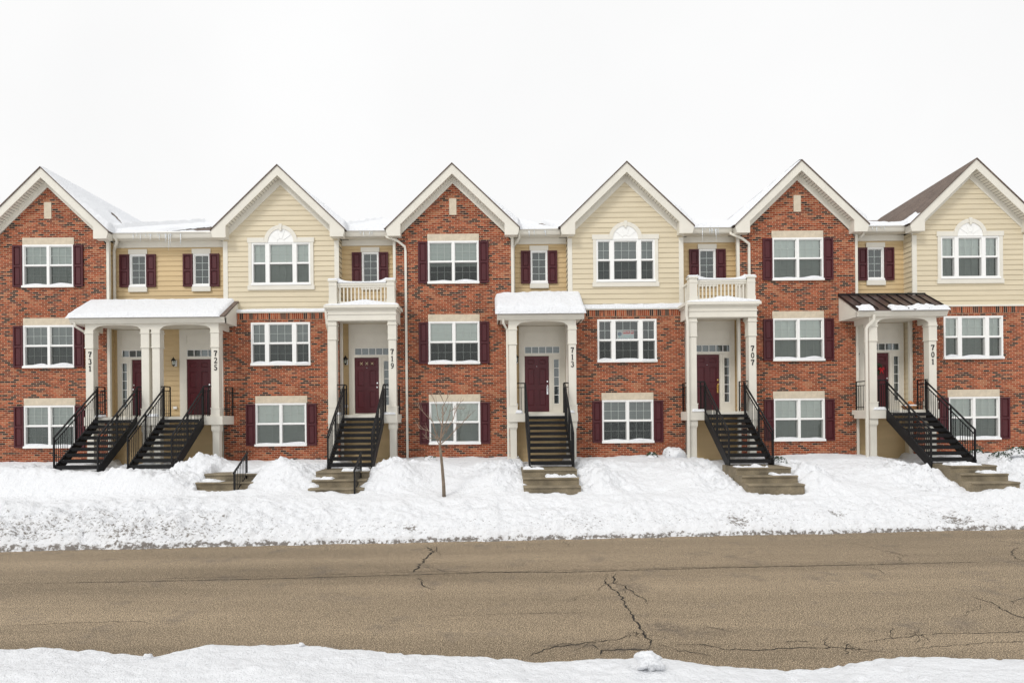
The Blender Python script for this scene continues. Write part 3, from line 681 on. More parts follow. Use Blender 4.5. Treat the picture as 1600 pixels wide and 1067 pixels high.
    def slab(s, yb, drop=0.0):
        mb = MB(); th = .045
        e = HS+.03
        A = (gx, PK+.02); B = (gx+s*e, PK+.02-sl*e)
        q = [(A[0], YF-.03, A[1]), (B[0], YF-.03, B[1]), (B[0], yb, B[1]), (A[0], yb, A[1]-drop)]
        q2 = [(a, b, c-th) for a, b, c in q]
        f = [(0, 1, 2, 3), (7, 6, 5, 4), (0, 4, 5, 1), (1, 5, 6, 2), (2, 6, 7, 3), (3, 7, 4, 0)]
        if s < 0: f = [t[::-1] for t in f]
        return mb.add(q+q2, f)
    for s in (-1, 1):
        slab(s, 26.6 if gi == 5 else 28.3, .38 if gi == 5 else .1).build('roof_slope', 'shingle', h)
        P = [(0, PK-.028), (HS, EZ-.028), (HS, EZ-.10), (HS-.05, EZ-.28), (HS-.50, EZ-.28), (HS-.50, PK-.028-.33-sl*(HS-.5)), (0, PK-.028-.33)]
        P = [(gx+s*a, b) for a, b in P]
        if s > 0: P = P[::-1]
        MB().prism(P, YF, YF+.03).build('rake_fascia', 'trim', h)
        # boxed eave return behind the fascia
        Q = [(HS-.01, EZ-.06), (HS-.06, EZ-.27), (HS-.49, EZ-.27), (HS-.49, EZ+.20)]
        Q = [(gx+s*a, b) for a, b in Q]
        if s > 0: Q = Q[::-1]
        MB().prism(Q, YF+.03, D+.0).build('eave_return', 'trim', h)
        sf = MB(); zz0 = PK-.03-.33+.04; xe = HS-.5
        n = 22                              # ribbed soffit
        for k in range(n):
            xa, xb = xe*k/n, xe*(k+1)/n-.012
            za, zb = zz0-sl*xa, zz0-sl*xb
            a = (gx+s*xa, YF+.03, za); b = (gx+s*xb, YF+.03, zb); c = (gx+s*xb, D, zb); d = (gx+s*xa, D, za)
            sf.quad(a, d, c, b)
            x2 = xe*(k+1)/n; z2 = zz0-sl*x2
            sf.quad((gx+s*xb, YF+.03, zb), (gx+s*xb, D, zb), (gx+s*x2, D, z2+.014), (gx+s*x2, YF+.03, z2+.014))
        sf.build('soffit', 'soffit', h)
    # main body: roof, ridge, rear and end walls
    mb = MB(); ya, yr, yb2 = 21.72, 28.0, 34.3
    za, zr = zroof(ya), zroof(yr); th = .05
    mb.prismx([(ya, za-th), (yr, zr-th), (yb2, za-th), (yb2, za), (yr, zr), (ya, za)], hx0, hx1); mb.build('main_roof', 'shingle', h)
    MB().box(hx0, hx1, 33.9, 34.0, G0-.3, za+.1).build('rear_wall', 'tan', h)
    if gi in (0, 5):
        xx = hx0 if gi == 0 else hx1
        MB().prismx([(D+.1, G0-.3), (33.9, G0-.3), (33.9, za), (yr, zr-.08), (D+.1, za-.15)], min(xx, xx+(.1 if gi == 0 else -.1))+0, max(xx, xx+(.1 if gi == 0 else -.1))).build('end_wall', 'tan', h)

# ------------------------------------------------------------------ numerals, lantern, door
def arc(cx, cy, rx, ry, a0, a1, n=10): return [(cx+rx*math.cos(R(a0+(a1-a0)*i/n)), cy+ry*math.sin(R(a0+(a1-a0)*i/n))) for i in range(n+1)]
DIG = {'7': [([(.02, .74), (.02, .98)], .06), ([(.02, .92), (.58, .92)], .15), ([(.55, .88), (.32, .5), (.24, .02)], .15)],
       '1': [([(.3, .98), (.3, .02)], .15), ([(.12, .03), (.48, .03)], .07), ([(.10, .80), (.27, .94)], .08)],
       '3': [(arc(.26, .74, .20, .21, 150, -80), .12), (arc(.26, .27, .25, .25, 85, -150), .14)],
       '2': [(arc(.28, .72, .22, .23, 160, -20), .13), ([(.49, .64), (.3, .35), (.06, .08)], .10), ([(.04, .07), (.56, .07)], .14), ([(.56, .05), (.58, .22)], .05)],
       '5': [([(.12, .94), (.52, .94)], .13), ([(.12, .96), (.09, .56)], .06), (arc(.26, .31, .25, .28, 125, -150), .14)],
       '9': [(arc(.3, .68, .22, .27, 0, 360, 14), .11), ([(.52, .68), (.50, .4), (.36, .14), (.12, .03)], .12)],
       '0': [(arc(.3, .5, .24, .45, 0, 360, 16), .12)]}
def numerals(col, num, x, y, ztop, hgt=.185, pitch=.235):
    for k, ch in enumerate(num):
        mb = MB()
        z0 = ztop-hgt-k*pitch
        for j, (pl, wd) in enumerate(DIG[ch]):
            sc = hgt*.92; P = [(x+(a-.3)*sc, z0+b*hgt) for a, b in pl]
            yo = -.0015*j
            for (a, b), (c, d) in zip(P[:-1], P[1:]):
                l = math.hypot(c-a, d-b) or 1; nx, nz = -(d-b)/l*wd*sc*.62, (c-a)/l*wd*sc*.62
                ex, ez = (c-a)/l*.002, (d-b)/l*.002
                mb.prism([(a-nx-ex, b-nz-ez), (c-nx+ex, d-nz+ez), (c+nx+ex, d+nz+ez), (a+nx-ex, b+nz-ez)], y-.012+yo, y-.0005)
        mb.build('house_number', 'ink', col)
def lantern(h, x, y, z):
    g = MB(); g.box(-.06, .06, -.02, 0, -.09, .12)
    o = g.build('wall_lantern', 'white', h, loc=(x, y, z))
    b = MB(); b.tube([(0, -.02, -.02), (0, -.07, -.07), (0, -.13, -.05)], .012, 6)
    def ring(z, r): return [(r*math.cos(math.pi/3*k), -.13+r*math.sin(math.pi/3*k), z) for k in range(6)]
    lv = [(-.10, .01), (-.06, .045), (-.045, .05), (-.04, .035)]
    for (za, ra), (zb, rb) in zip(lv[:-1], lv[1:]):
        A, B = ring(za, ra), ring(zb, rb)
        b.add(A+B, [(k, (k+1) % 6, 6+(k+1) % 6, 6+k) for k in range(6)])
    for k in range(6):
        a = math.pi/3*k; b.bar((.048*math.cos(a), -.13+.048*math.sin(a), -.045), (.065*math.cos(a), -.13+.065*math.sin(a), .10), .008)
    lv = [(.10, .085), (.12, .09), (.16, .05), (.20, .03), (.215, .012), (.25, .004)]
    A = ring(.10, .0); b.add(ring(.10, .085), [(5, 4, 3, 2, 1, 0)])
    for (za, ra), (zb, rb) in zip(lv[:-1], lv[1:]):
        A, B = ring(za, ra), ring(zb, rb)
        b.add(A+B, [(k, (k+1) % 6, 6+(k+1) % 6, 6+k) for k in range(6)])
    b.build('lantern_cage', 'black', o, loc=(x, y, z))
    gl = MB(); A, B = ring(-.04, .042), ring(.10, .058); gl.add(A+B, [(k, (k+1) % 6, 6+(k+1) % 6, 6+k) for k in range(6)]); gl.build('lantern_glass', 'glass', o, loc=(x, y, z))
    MB().tube([(0, -.13, -.04), (0, -.13, .04)], .012, 6).build('bulb', 'white', o, loc=(x, y, z))
DW, DH = .87, 1.99
def entry(h, xd, side, num, s0, s1, PT=3.09, hw='nickel'):
    """door centre xd, sidelight on side +1/-1, surround spans s0..s1 at the recess plane"""
    y = YB; zt = PT+.05
    fr = MB(); a, b = xd-DW/2, xd+DW/2
    e = .17; sa, sb = (b+e, b+e+.19) if side > 0 else (a-e-.19, a-e)           # sidelight glass
    tz0, tz1 = zt+DH+.09, zt+DH+.34; lo, hi = min(a, sa), max(b, sb)
    holes = [(a, b, zt, zt+DH), (lo+.01, hi+.03, tz0, tz1)]
    if side: holes.append((sa, sb, zt+.28, zt+DH-.12))
    TOP = 6.33 if num in ('719', '707') else 6.19
    fr = wall_mb(s0, s1, PT-.06, TOP, y-.06, holes, depth=.07)
    fr.quad((s0, y, PT-.06), (s0, y-.06, PT-.06), (s0, y-.06, TOP), (s0, y, TOP)); fr.quad((s1, y-.06, PT-.06), (s1, y, PT-.06), (s1, y, TOP), (s1, y-.06, TOP))
    # door casing, header moulding, upper panel moulding
    fr.box(lo-.03, hi+.05, y-.085, y-.06, zt+DH+.01, zt+DH+.075)
    if side: 
        m0, m1 = (b+.02, b+.10) if side > 0 else (a-.10, a-.02)
        fr.box(m0, m1, y-.078, y-.06, zt, zt+DH+.005)
        n0, n1 = sa-.045, sb+.045
        for q in ((n0, sa, zt+.24, zt+DH-.08), (sb, n1, zt+.24, zt+DH-.08), (sa, sb, zt+.24, zt+.28), (sa, sb, zt+DH-.12, zt+DH-.08)): fr.box(q[0], q[1], y-.072, y-.06, q[2], q[3])
    p0, p1, q0, q1 = lo-.01, hi+.02, tz1+.17, min(tz1+.17+.36, 6.0)
    for q in ((p0, p1, q0, q0+.03), (p0, p1, q1-.03, q1), (p0, p0+.03, q0+.03, q1-.03), (p1-.03, p1, q0+.03, q1-.03)): fr.box(q[0], q[1], y-.074, y-.06, q[2], q[3])
    fr.box(lo-.04, hi+.06, y-.082, y-.06, tz1+.03, tz1+.07)
    fr.build('door_surround', 'trim', h)
    MB().box(lo-.05, hi+.05, y-.16, y-.0605, PT+.0, PT+.045).build('threshold', 'trim', h)
    # transom
    t = MB(); x_, X_ = lo+.01, hi+.03; n = 5
    for k in range(1, n): xx = x_+(X_-x_)*k/n; t.box(xx-.011, xx+.011, y-.035, y-.02, tz0+.015, tz1-.015)
    for q in ((x_, X_, tz0, tz0+.015), (x_, X_, tz1-.015, tz1), (x_, x_+.015, tz0+.015, tz1-.015), (X_-.015, X_, tz0+.015, tz1-.015)): t.box(q[0], q[1], y-.04, y-.015, q[2], q[3])
    t = t.build('transom_window', 'white', h); MB().quad((x_, y-.012, tz0), (X_, y-.012, tz0), (X_, y-.012, tz1), (x_, y-.012, tz1)).build('glass_pane', 'glass', t)
    MB().quad((x_-.02, y+.05, tz0-.02), (X_+.02, y+.05, tz0-.02), (X_+.02, y+.05, tz1+.02), (x_-.02, y+.05, tz1+.02)).build('interior', 'hall', t)
    if side:
        t = MB(); n = 5; z0, z1 = zt+.28, zt+DH-.12
        for k in range(1, n): zz = z0+(z1-z0)*k/n; t.box(sa+.012, sb-.012, y-.035, y-.02, zz-.010, zz+.010)
        for q in ((sa, sb, z0, z0+.012), (sa, sb, z1-.012, z1), (sa, sa+.012, z0+.012, z1-.012), (sb-.012, sb, z0+.012, z1-.012)): t.box(q[0], q[1], y-.04, y-.015, q[2], q[3])
        t = t.build('sidelight', 'white', h); MB().quad((sa, y-.012, z0), (sb, y-.012, z0), (sb, y-.012, z1), (sa, y-.012, z1)).build('glass_pane', 'glass', t)
        MB().quad((sa-.02, y+.05, z0-.02), (sb+.02, y+.05, z0-.02), (sb+.02, y+.05, z1+.02), (sa-.02, y+.05, z1+.02)).build('interior', 'hall', t)
    # six-panel door
    pw = .27; cols = [(xd-.105-pw+.03, xd-.075), (xd+.075, xd+.105+pw-.03)]
    rows = [(zt+.20, zt+.80), (zt+.96, zt+1.56), (zt+1.68, zt+1.88)]
    ph = [(c0, c1, r0, r1) for r0, r1 in rows for c0, c1 in cols]
    dm = wall_mb(a+.004, b-.004, zt+.004, zt+DH-.004, y-.025, ph, depth=.016)
    for c0, c1, r0, r1 in ph:
        yb = y-.009; dm.quad((c0, yb, r0), (c1, yb, r0), (c1, yb, r1), (c0, yb, r1)); g = .028
        dm.add([(c0+g, yb, r0+g), (c1-g, yb, r0+g), (c1-g, yb, r1-g), (c0+g, yb, r1-g), (c0+g+.02, y-.022, r0+g+.02), (c1-g-.02, y-.022, r0+g+.02), (c1-g-.02, y-.022, r1-g-.02), (c0+g+.02, y-.022, r1-g-.02)],
               [(4, 5, 6, 7), (0, 1, 5, 4), (1, 2, 6, 5), (2, 3, 7, 6), (3, 0, 4, 7)])
    dr = dm.build('front_door', 'door', h)
    kx = b-.06 if side >= 0 else a+.06
    hb = MB(); hb.tube([(kx, y-.026, zt+.92), (kx, y-.07, zt+.92)], .012, 8); hb.tube([(kx, y-.06, zt+.92), (kx, y-.075, zt+.92), (kx, y-.10, zt+.92), (kx, y-.105, zt+.92)], [.018, .03, .028, .012], 10)
    if num == '707' or num == '713': hb.tube([(kx, y-.03, zt+.72), (kx, y-.08, zt+.75), (kx, y-.08, zt+.85), (kx, y-.03, zt+.88)], .011, 6); hb.box(kx-.028, kx+.028, y-.034, y-.0255, zt+.62, zt+.90)
    hb.build('door_handle', hw, dr)
    MB().tube([(kx, y-.026, zt+1.08), (kx, y-.05, zt+1.08)], .028, 10).build('deadbolt', hw, dr)
    if num in ('719', '707', '713'): MB().tube([(xd, y-.026, zt+1.62), (xd, y-.036, zt+1.62)], .010, 8).build('peephole', 'nickel', dr)
    return dr, zt
def bay_wall(h, x0, x1, xs_w, yy=YB, door=None):
    hs = [(x-.30, x+.30, 7.72, 8.90) for x in xs_w]
    if door: hs.append((door[0], door[1], 3.03, 6.0))
    wall_mb(x0, x1, G0, 9.34, yy, hs, lap=.178).build('bay_wall', 'tan', h)
    for x in xs_w:
        w_ = window(h, 'single', x, yy, 7.72, None, 0)
        MB().box(x-.335, x+.335, yy-.05, yy-.0225, 8.905, 9.075).build('window_header', 'trim', w_); MB().box(x-.335, x+.335, yy-.075, yy-.0225, 7.55, 7.715).build('window_sill', 'trim', w_)
        shutters(h, x, yy-.022, 7.72, .305, .34, 1.17)
def bay_eave(h, x0, x1, EXL=.26, EXR=.26):
    """gutter, soffit and frieze across a recessed bay, between the gable returns"""
    a, b = x0, x1
    MB().box(a-EXL, b+EXR, YB-.045, YB-.0225, 9.13, 9.335).build('frieze_board', 'trim', h)
    sf = MB(); n = int((b-a)/.1)
    sf.box(a, b, 21.76, YB-.0225, 9.335, 9.36)
    sf.build('soffit', 'soffit', h)
    prof = [(21.755, 9.345), (21.755, 9.53), (21.62, 9.545), (21.61, 9.50), (21.64, 9.46), (21.66, 9.40), (21.69, 9.345)]
    MB().prismx(prof[::-1], a, b).build('gutter', 'trim', h)
    g = [c for c in h.children if c.name.startswith('gutter')][-1]
    return g
def downspout(h, pts, name='downspout'):
    MB().add([], []); mb = MB()
    P = [Vector(p) for p in pts]; w2, d2 = .038, .028
    o = None
    for i, p in enumerate(P):
        d = (P[min(i+1, len(P)-1)]-P[max(i-1, 0)]).normalized()
        # keep the section horizontal in x, perpendicular in the other axis
        sy = Vector((0, 1, 0)) if abs(d.y) < .6 else Vector((0, 0, 1)); sx = d.cross(sy).normalized(); sy = sx.cross(d).normalized()
        ring = [p+sx*a*w2+sy*b*d2 for a, b in ((-1, -1), (1, -1), (1, 1), (-1, 1))]
        mb.v += [tuple(q) for q in ring]
    for i in range(len(P)-1):
        for k in range(4): mb.f.append((i*4+k, i*4+(k+1) % 4, (i+1)*4+(k+1) % 4, (i+1)*4+k))
    n = len(P)-1; mb.f += [(3, 2, 1, 0), (n*4, n*4+1, n*4+2, n*4+3)]
    return mb.build(name, 'trim', h)
def column(h, x, z0, z1, y=YC, w_=.25):
    mb = MB(); a = w_/2
    mb.box(x-a, x+a, y-a, y+a, z0, z1)
    for e, c, d in ((.022, z0+.0, z0+.24), (.034, z0+.24, z0+.275), (.018, z1-.10, z1), (.034, z1-.135, z1-.10), (.026, z1-.62, z1-.585), (.014, z1-.585, z1-.135)):
        # four thin boards round the shaft
        mb.box(x-a-e, x+a+e, y-a-e, y-a-.001, c, d); mb.box(x-a-e, x+a+e, y+a+.001, y+a+e, c, d)
        mb.box(x-a-e, x-a-.001, y-a-.001, y+a+.001, c, d); mb.box(x+a+.001, x+a+e, y-a-.001, y+a+.001, c, d)
    return mb.build('porch_column', 'trim', h)
def pier(h, x, z0=.9, z1=2.80, w_=.22, y=YC):
    mb = MB(); a = w_/2; mb.box(x-a, x+a, y-a, y+a, z0, z1)
    for e, c, d in ((.03, z1-.20, z1-.002), (.015, z1-.24, z1-.20)):
        mb.box(x-a-e, x+a+e, y-a-e, y-a-.001, c, d); mb.box(x-a-e, x-a-.001, y-a-.001, y+a, c, d); mb.box(x+a+.001, x+a+e, y-a-.001, y+a, c, d)
    return mb.build('porch_pier', 'trim', h)
def railing_guard(mb, a, b, h_=.97):
    """iron guard between two floor points"""
    a = Vector(a); b = Vector(b); n = max(1, int((b-a).length/.115)); up = Vector((0, 0, 1))
    mb.bar(a+up*h_, b+up*h_, .04, .03); mb.bar(a+up*(h_-.14), b+up*(h_-.14), .025); mb.bar(a+up*.10, b+up*.10, .025)
    for i in range(n+1):
        p = a+(b-a)*i/n; wd = .035 if i in (0, n) else .014
        mb.bar(p+up*.0, p+up*(h_-(.0 if i in (0, n) else .14)), wd)
def platform(h, x0, x1, xs_c, stair):
    """landing deck with a deep white rim"""
    PT, PB = 3.09, 2.80
    mb = MB(); y0 = 20.66
    mb.box(x0, stair[0], y0, YC+.20, PB, PT); mb.box(stair[1], x1, y0, YC+.20, PB, PT)
    mb.box(x0+.0, x1-.0, YC+.20, YB-.065, PT-.16, PT-.001); mb.box(stair[0], stair[1], y0+.04, YC+.20, PB+.10, PT-.02)
    mb.box(x0, x0+.05, YC+.20, D-.125, PB, PT-.16); mb.box(x1-.05, x1, YC+.20, D-.125, PB, PT-.16)
    mb.build('landing', 'trim', h)

# ------------------------------------------------------------------ porches
def arch_beam(x0, x1, z0, z1, y0, y1, cols, rise=.13):
    """fascia beam whose underside arches between the columns"""
    mb = MB(); segs = list(zip(cols[:-1], cols[1:]))
    pts = [(x0, z1), (x0, z0)]
    for a, b in segs:
        a += .15; b -= .15
        if b-a < .4: continue
        n = 16
        for k in range(n+1):
            t = k/n; u = 2*t-1
            pts.append((a+(b-a)*t, z0+.02+rise*math.sqrt(max(0, 1-abs(u)**2.6)) if 0 < k < n else z0))
    pts += [(x1, z0), (x1, z1)]
    top = [(p[0], z1) for p in pts[1:-1]]
    lower = pts[1:-1]
    for (a, b), (c, d) in zip(lower[:-1], lower[1:]):
        if c-a < 1e-6: continue
        mb.prism([(a, b), (c, d), (c, z1), (a, z1)], y0, y1)
    return mb
def shed_porch(h, X0, X1, cols, zf=6.42, zb=7.12, roofmat='shingle', seams=False, cut=None):
    yf = 20.55; yb = D-.003
    beam0, beam1 = cols[0]-.13, cols[-1]+.13
    arch_beam(beam0, beam1, 6.01, 6.20, YC-.13, YC-.07, cols).build('porch_beam', 'trim', h)
    for xx in (beam0, beam1-.06): MB().box(xx, xx+.06, YC-.07, D-.13, 6.01, 6.20).build('side_beam', 'trim', h)
    MB().box(X0+.10, X1-.10, YC-.06, D-.004, 6.2, 6.225).build('porch_ceiling', 'soffit', h)
    MB().box(cols[0]+.03, cols[-1]-.03, D-.003, YB-.07, 6.2, 6.225).build('porch_ceiling', 'soffit', h)
    # cornice with gutter
    prof = [(YC-.13, 6.2), (YC-.13, zf-.06), (yf, zf-.03), (yf-.012, zf-.08), (yf+.03, 6.28), (yf+.08, 6.2)]
    MB().prismx(prof, X0, X1).build('porch_gutter', 'trim', h)
    # roof
    ro = MB(); ro.prismx([(yf-.03, zf-.04+.0), (yb, zb-.05), (yb, zb), (yf-.03, zf)][::1], X0-.03, X1+.03); r_ = ro.build('porch_roof', roofmat, h)
    # triangular cheeks
    for xx in (X0, X1-.04): MB().prismx([(yf+.06, 6.2), (yb, 6.2), (yb, zb-.055), (yf+.06, zf-.055+.0)], xx, xx+.04).build('porch_cheek', 'trim', h)
    if seams:
        sm = MB(); n = 9
        for k in range(n+1):
            xx = X0-.02+(X1-X0+.04)*k/n; sm.bar((xx, yf-.03, zf+.018), (xx, yb, zb+.018), .022, .035)
        sm.bar((X0-.02, yb-.015, zb+.03), (X1+.02, yb-.015, zb+.03), .05, .05)
        sm.build('standing_seams', 'black', r_)
def balcony_porch(h, X0, X1, cols):
    z0, z1 = 6.22, 6.74; y0 = YC-.17
    c0, c1 = cols[0]-.14, cols[1]+.14
    b = MB(); b.box(c0, c1, y0, y0+.06, z0, 6.60); b.box(c0, c0+.06, y0+.06, D-.125, z0, 6.60); b.box(c1-.06, c1, y0+.06, D-.003, z0, 6.60)
    b.box(c0-.02, c1+.02, y0-.02, y0-.001, z0+.02, z0+.05)
    b.box(c0-.025, c1+.025, y0-.025, y0-.001, z0+.22, z0+.25); b.build('entablature', 'trim', h)
    cn = MB(); lv = [(6.602, .04, .04), (6.66, .10, .03), (6.70, .12, 0)]
    cn.box(c0-.05, c1+.05, y0-.05, D-.125, 6.60, 6.65); cn.box(c0-.11, c1+.11, y0-.11, D-.125, 6.65, 6.74); cn.build('cornice', 'trim', h)
    MB().box(c0+.06, c1-.06, y0+.06, YB-.07, z0+.12, z0+.15).build('porch_ceiling', 'soffit', h)
    # balustrade
    px = (cols[0]+.03, cols[1]-.03); yy = YC-.02
    t = MB(); t.box(px[0]+.14, px[1]-.14, yy-.06, yy+.06, 7.44, 7.51); t.box(px[0]+.14, px[1]-.14, yy-.035, yy+.035, 7.37, 7.44); t.box(px[0]+.14, px[1]-.14, yy-.03, yy+.03, 6.84, 6.89)
    n = 13
    for k in range(n):
        x = px[0]+.22+(px[1]-px[0]-.44)*k/(n-1); t.box(x-.02, x+.02, yy-.02, yy+.02, 6.89, 7.37)
    for s, xx in ((-1, px[0]), (1, px[1])):
        t.box(xx-.05, xx+.05, yy+.14, D-.0, 7.44, 7.51); t.box(xx-.03, xx+.03, yy+.14, D, 6.84, 6.89)
        for k in range(5): q = yy+.22+k*.13; t.box(xx-.02, xx+.02, q-.02, q+.02, 6.89, 7.44)
    r_ = t.build('balcony_railing', 'trim', h)
    for xx in px:
        p = MB(); a = .13; p.box(xx-a, xx+a, yy-a, yy+a, 6.742, 7.55); p.box(xx-a-.03, xx+a+.03, yy-a-.03, yy+a+.03, 7.55, 7.60)
        p.box(xx-a-.012, xx+a+.012, yy-a-.012, yy-a-.001, 6.742, 6.95); p.box(xx-a-.012, xx+a+.012, yy-a-.012, yy-a-.001, 7.40, 7.43)
        p.build('railing_post', 'trim', r_)

H = dict(zip(NUM, HOUSES))
PT = 3.09
def porch_common(h, cols, x0, x1, stair, num, numx, zs, guards=True):
    for c in cols: pier(h, c)
    platform(h, x0, x1, cols, stair)
# --- 719, 713, 707, 701
specs = [('719', 1, -.135), ('713', 2, -.095), ('707', 3, -.045), ('701', 4, -.03)]
STAIRS = {'731': -12.50, '725': -10.28, '719': -4.27, '713': 1.80, '707': 7.79, '701': 13.86}
DOORS = {}
for num, bi, dx in specs:
    h = H[num]; a, b = BAYS[bi]; cx = (a+b)/2
    wx = {1: cx+.02, 2: cx+.02, 3: cx+.0, 4: cx-.02}[bi]
    bay_wall(h, a, b, [wx], door=(cx+dx-.435-.1, min(cx+dx+.95, b-.1))); g = bay_eave(h, a+.27, b-.27)
    MB().box(a, a+.28, D-.001+.02, YB-.046, 9.35, 9.52).build('eave_block', 'trim', h); MB().box(b-.28, b, D+.019, YB-.046, 9.35, 9.52).build('eave_block', 'trim', h)
    cols = [a, b]; sx = STAIRS[num]; st = (sx-.68, sx+.68)
    xd = cx+dx
    DOORS[num] = entry(h, xd, 1, num, xd-.435-.20, min(xd+1.02, b-.06), hw='brass' if num == '707' else 'nickel')
    lx = {'719': a+.13, '713': a+.17, '707': a+.12, '701': a+.40}[num]
    if num == '701': lx = a+.22
    lantern(h, lx, YB-.022, 4.97)
    MB().box(lx-.05, lx+.05, YB-.07, YB-.023, 3.36, 3.45).build('outlet_box', 'white', h)
    x0, x1 = a-.16, b+.16
    porch_common(h, cols, x0, x1, st, num, b, 0)
    ctop = 6.22 if num in ('719', '707') else 6.01
    for c in cols:
        co = column(h, c, PT, ctop)
        if c == b: numerals(co, num, c, YC-.125, 5.28 if num != '701' else 5.25)
    if num in ('719', '707'): balcony_porch(h, a, b, cols)
    elif num == '713': shed_porch(h, .22, 3.12, cols)
    else: shed_porch(h, 12.22, 15.22, cols, roofmat='metal', seams=True)
# --- the double porch
a, b = BAYS[0]; mid = XR[0][1]
for num, (w0, w1), wx in (('731', (a, mid), -12.60), ('725', (mid, b), -10.33)):
    h = H[num]; bay_wall(h, w0, w1, [wx], door=(-13.25, -11.9) if num == '731' else (-11.03, -9.58))
    bay_eave(h, w0+(.27 if num == '731' else 0), w1-(.27 if num == '725' else 0), .26 if num == '731' else 0, .26 if num == '725' else 0)
MB().box(a, a+.28, D+.019, YB-.046, 9.35, 9.52).build('eave_block', 'trim', H['731']); MB().box(b-.28, b, D+.019, YB-.046, 9.35, 9.52).build('eave_block', 'trim', H['725'])
DOORS['731'] = entry(H['731'], -12.84+.435, -1, '731', -13.35, -11.80)
DOORS['725'] = entry(H['725'], -10.88+.435, 1, '725', -11.13, -9.48)
lantern(H['725'], -11.30, YB-.022, 4.97); MB().box(-11.36, -11.24, YB-.08, YB-.023, 3.36, 3.45).build('outlet_box', 'white', H['725'])
for num, cs in (('731', (a+.02, -11.59)), ('725', (-11.23, b+.10))):
    h = H[num]; sx = STAIRS[num]; st = (sx-.68, sx+.68)
    for c in cs: pier(h, c)
    platform(h, (cs[0]-.16 if num == '731' else mid), (cs[1]+.26 if num == '725' else mid), cs, st)
    for c in cs:
        co = column(h, c, PT, 6.01)
        if (num == '731' and c == cs[0]) or (num == '725' and c == cs[1]): numerals(co, num, c+.02, YC-.125, 5.28)
shed_porch(H['725'], -14.02, -8.86, [a+.02, -11.59, -11.23, b+.10])

# downspouts
downspout(H['731'], [(-13.15, 21.70, 9.40), (-13.15, 21.80, 9.26), (-13.38, 22.02, 9.02), (-13.38, 22.02, 6.95)])
downspout(H['719'], [(-3.62, 21.66, 9.36), (-3.62, 21.64, 9.30), (-3.22, 21.56, 9.13), (-2.98, 21.62, 8.95), (-2.96, 21.655, 8.80), (-2.955, 21.655, 1.45)])
downspout(H['713'], [(1.04, 21.70, 9.40), (1.04, 21.78, 9.26), (.84, 22.02, 9.00), (.84, 22.02, 6.95)])
downspout(H['707'], [(8.42, 21.66, 9.36), (8.42, 21.64, 9.30), (8.80, 21.56, 9.10), (9.06, 21.62, 8.93), (9.07, 21.655, 8.80), (9.07, 21.655, 6.8)])
downspout(H['701'], [(13.14, 21.70, 9.40), (13.14, 21.78, 9.26), (12.91, 22.02, 9.0), (12.91, 22.02, 6.95)])
downspout(H['731'], [(-13.86, 20.60, 6.25), (-13.86, 20.62, 6.12), (-13.60, 20.98, 5.86), (-13.56, 21.10, 5.80)])
downspout(H['719'], [(-5.52, 20.70, 6.62), (-5.50, 20.78, 6.15), (-5.50, 21.0, 5.9), (-5.50, 21.0, 1.3)])
downspout(H['713'], [(.42, 20.60, 6.25), (.42, 20.64, 6.1), (.55, 20.80, 5.9), (.56, 20.80, 1.3)])
downspout(H['707'], [(6.52, 20.56, 6.64), (6.52, 20.62, 6.3), (6.56, 20.62, 6.1), (6.56, 20.62, 1.3)])
downspout(H['701'], [(12.74, 20.55, 6.26), (12.74, 20.57, 6.08), (12.56, 20.62, 5.88), (12.52, 20.62, 5.78), (12.52, 20.62, 1.3)])

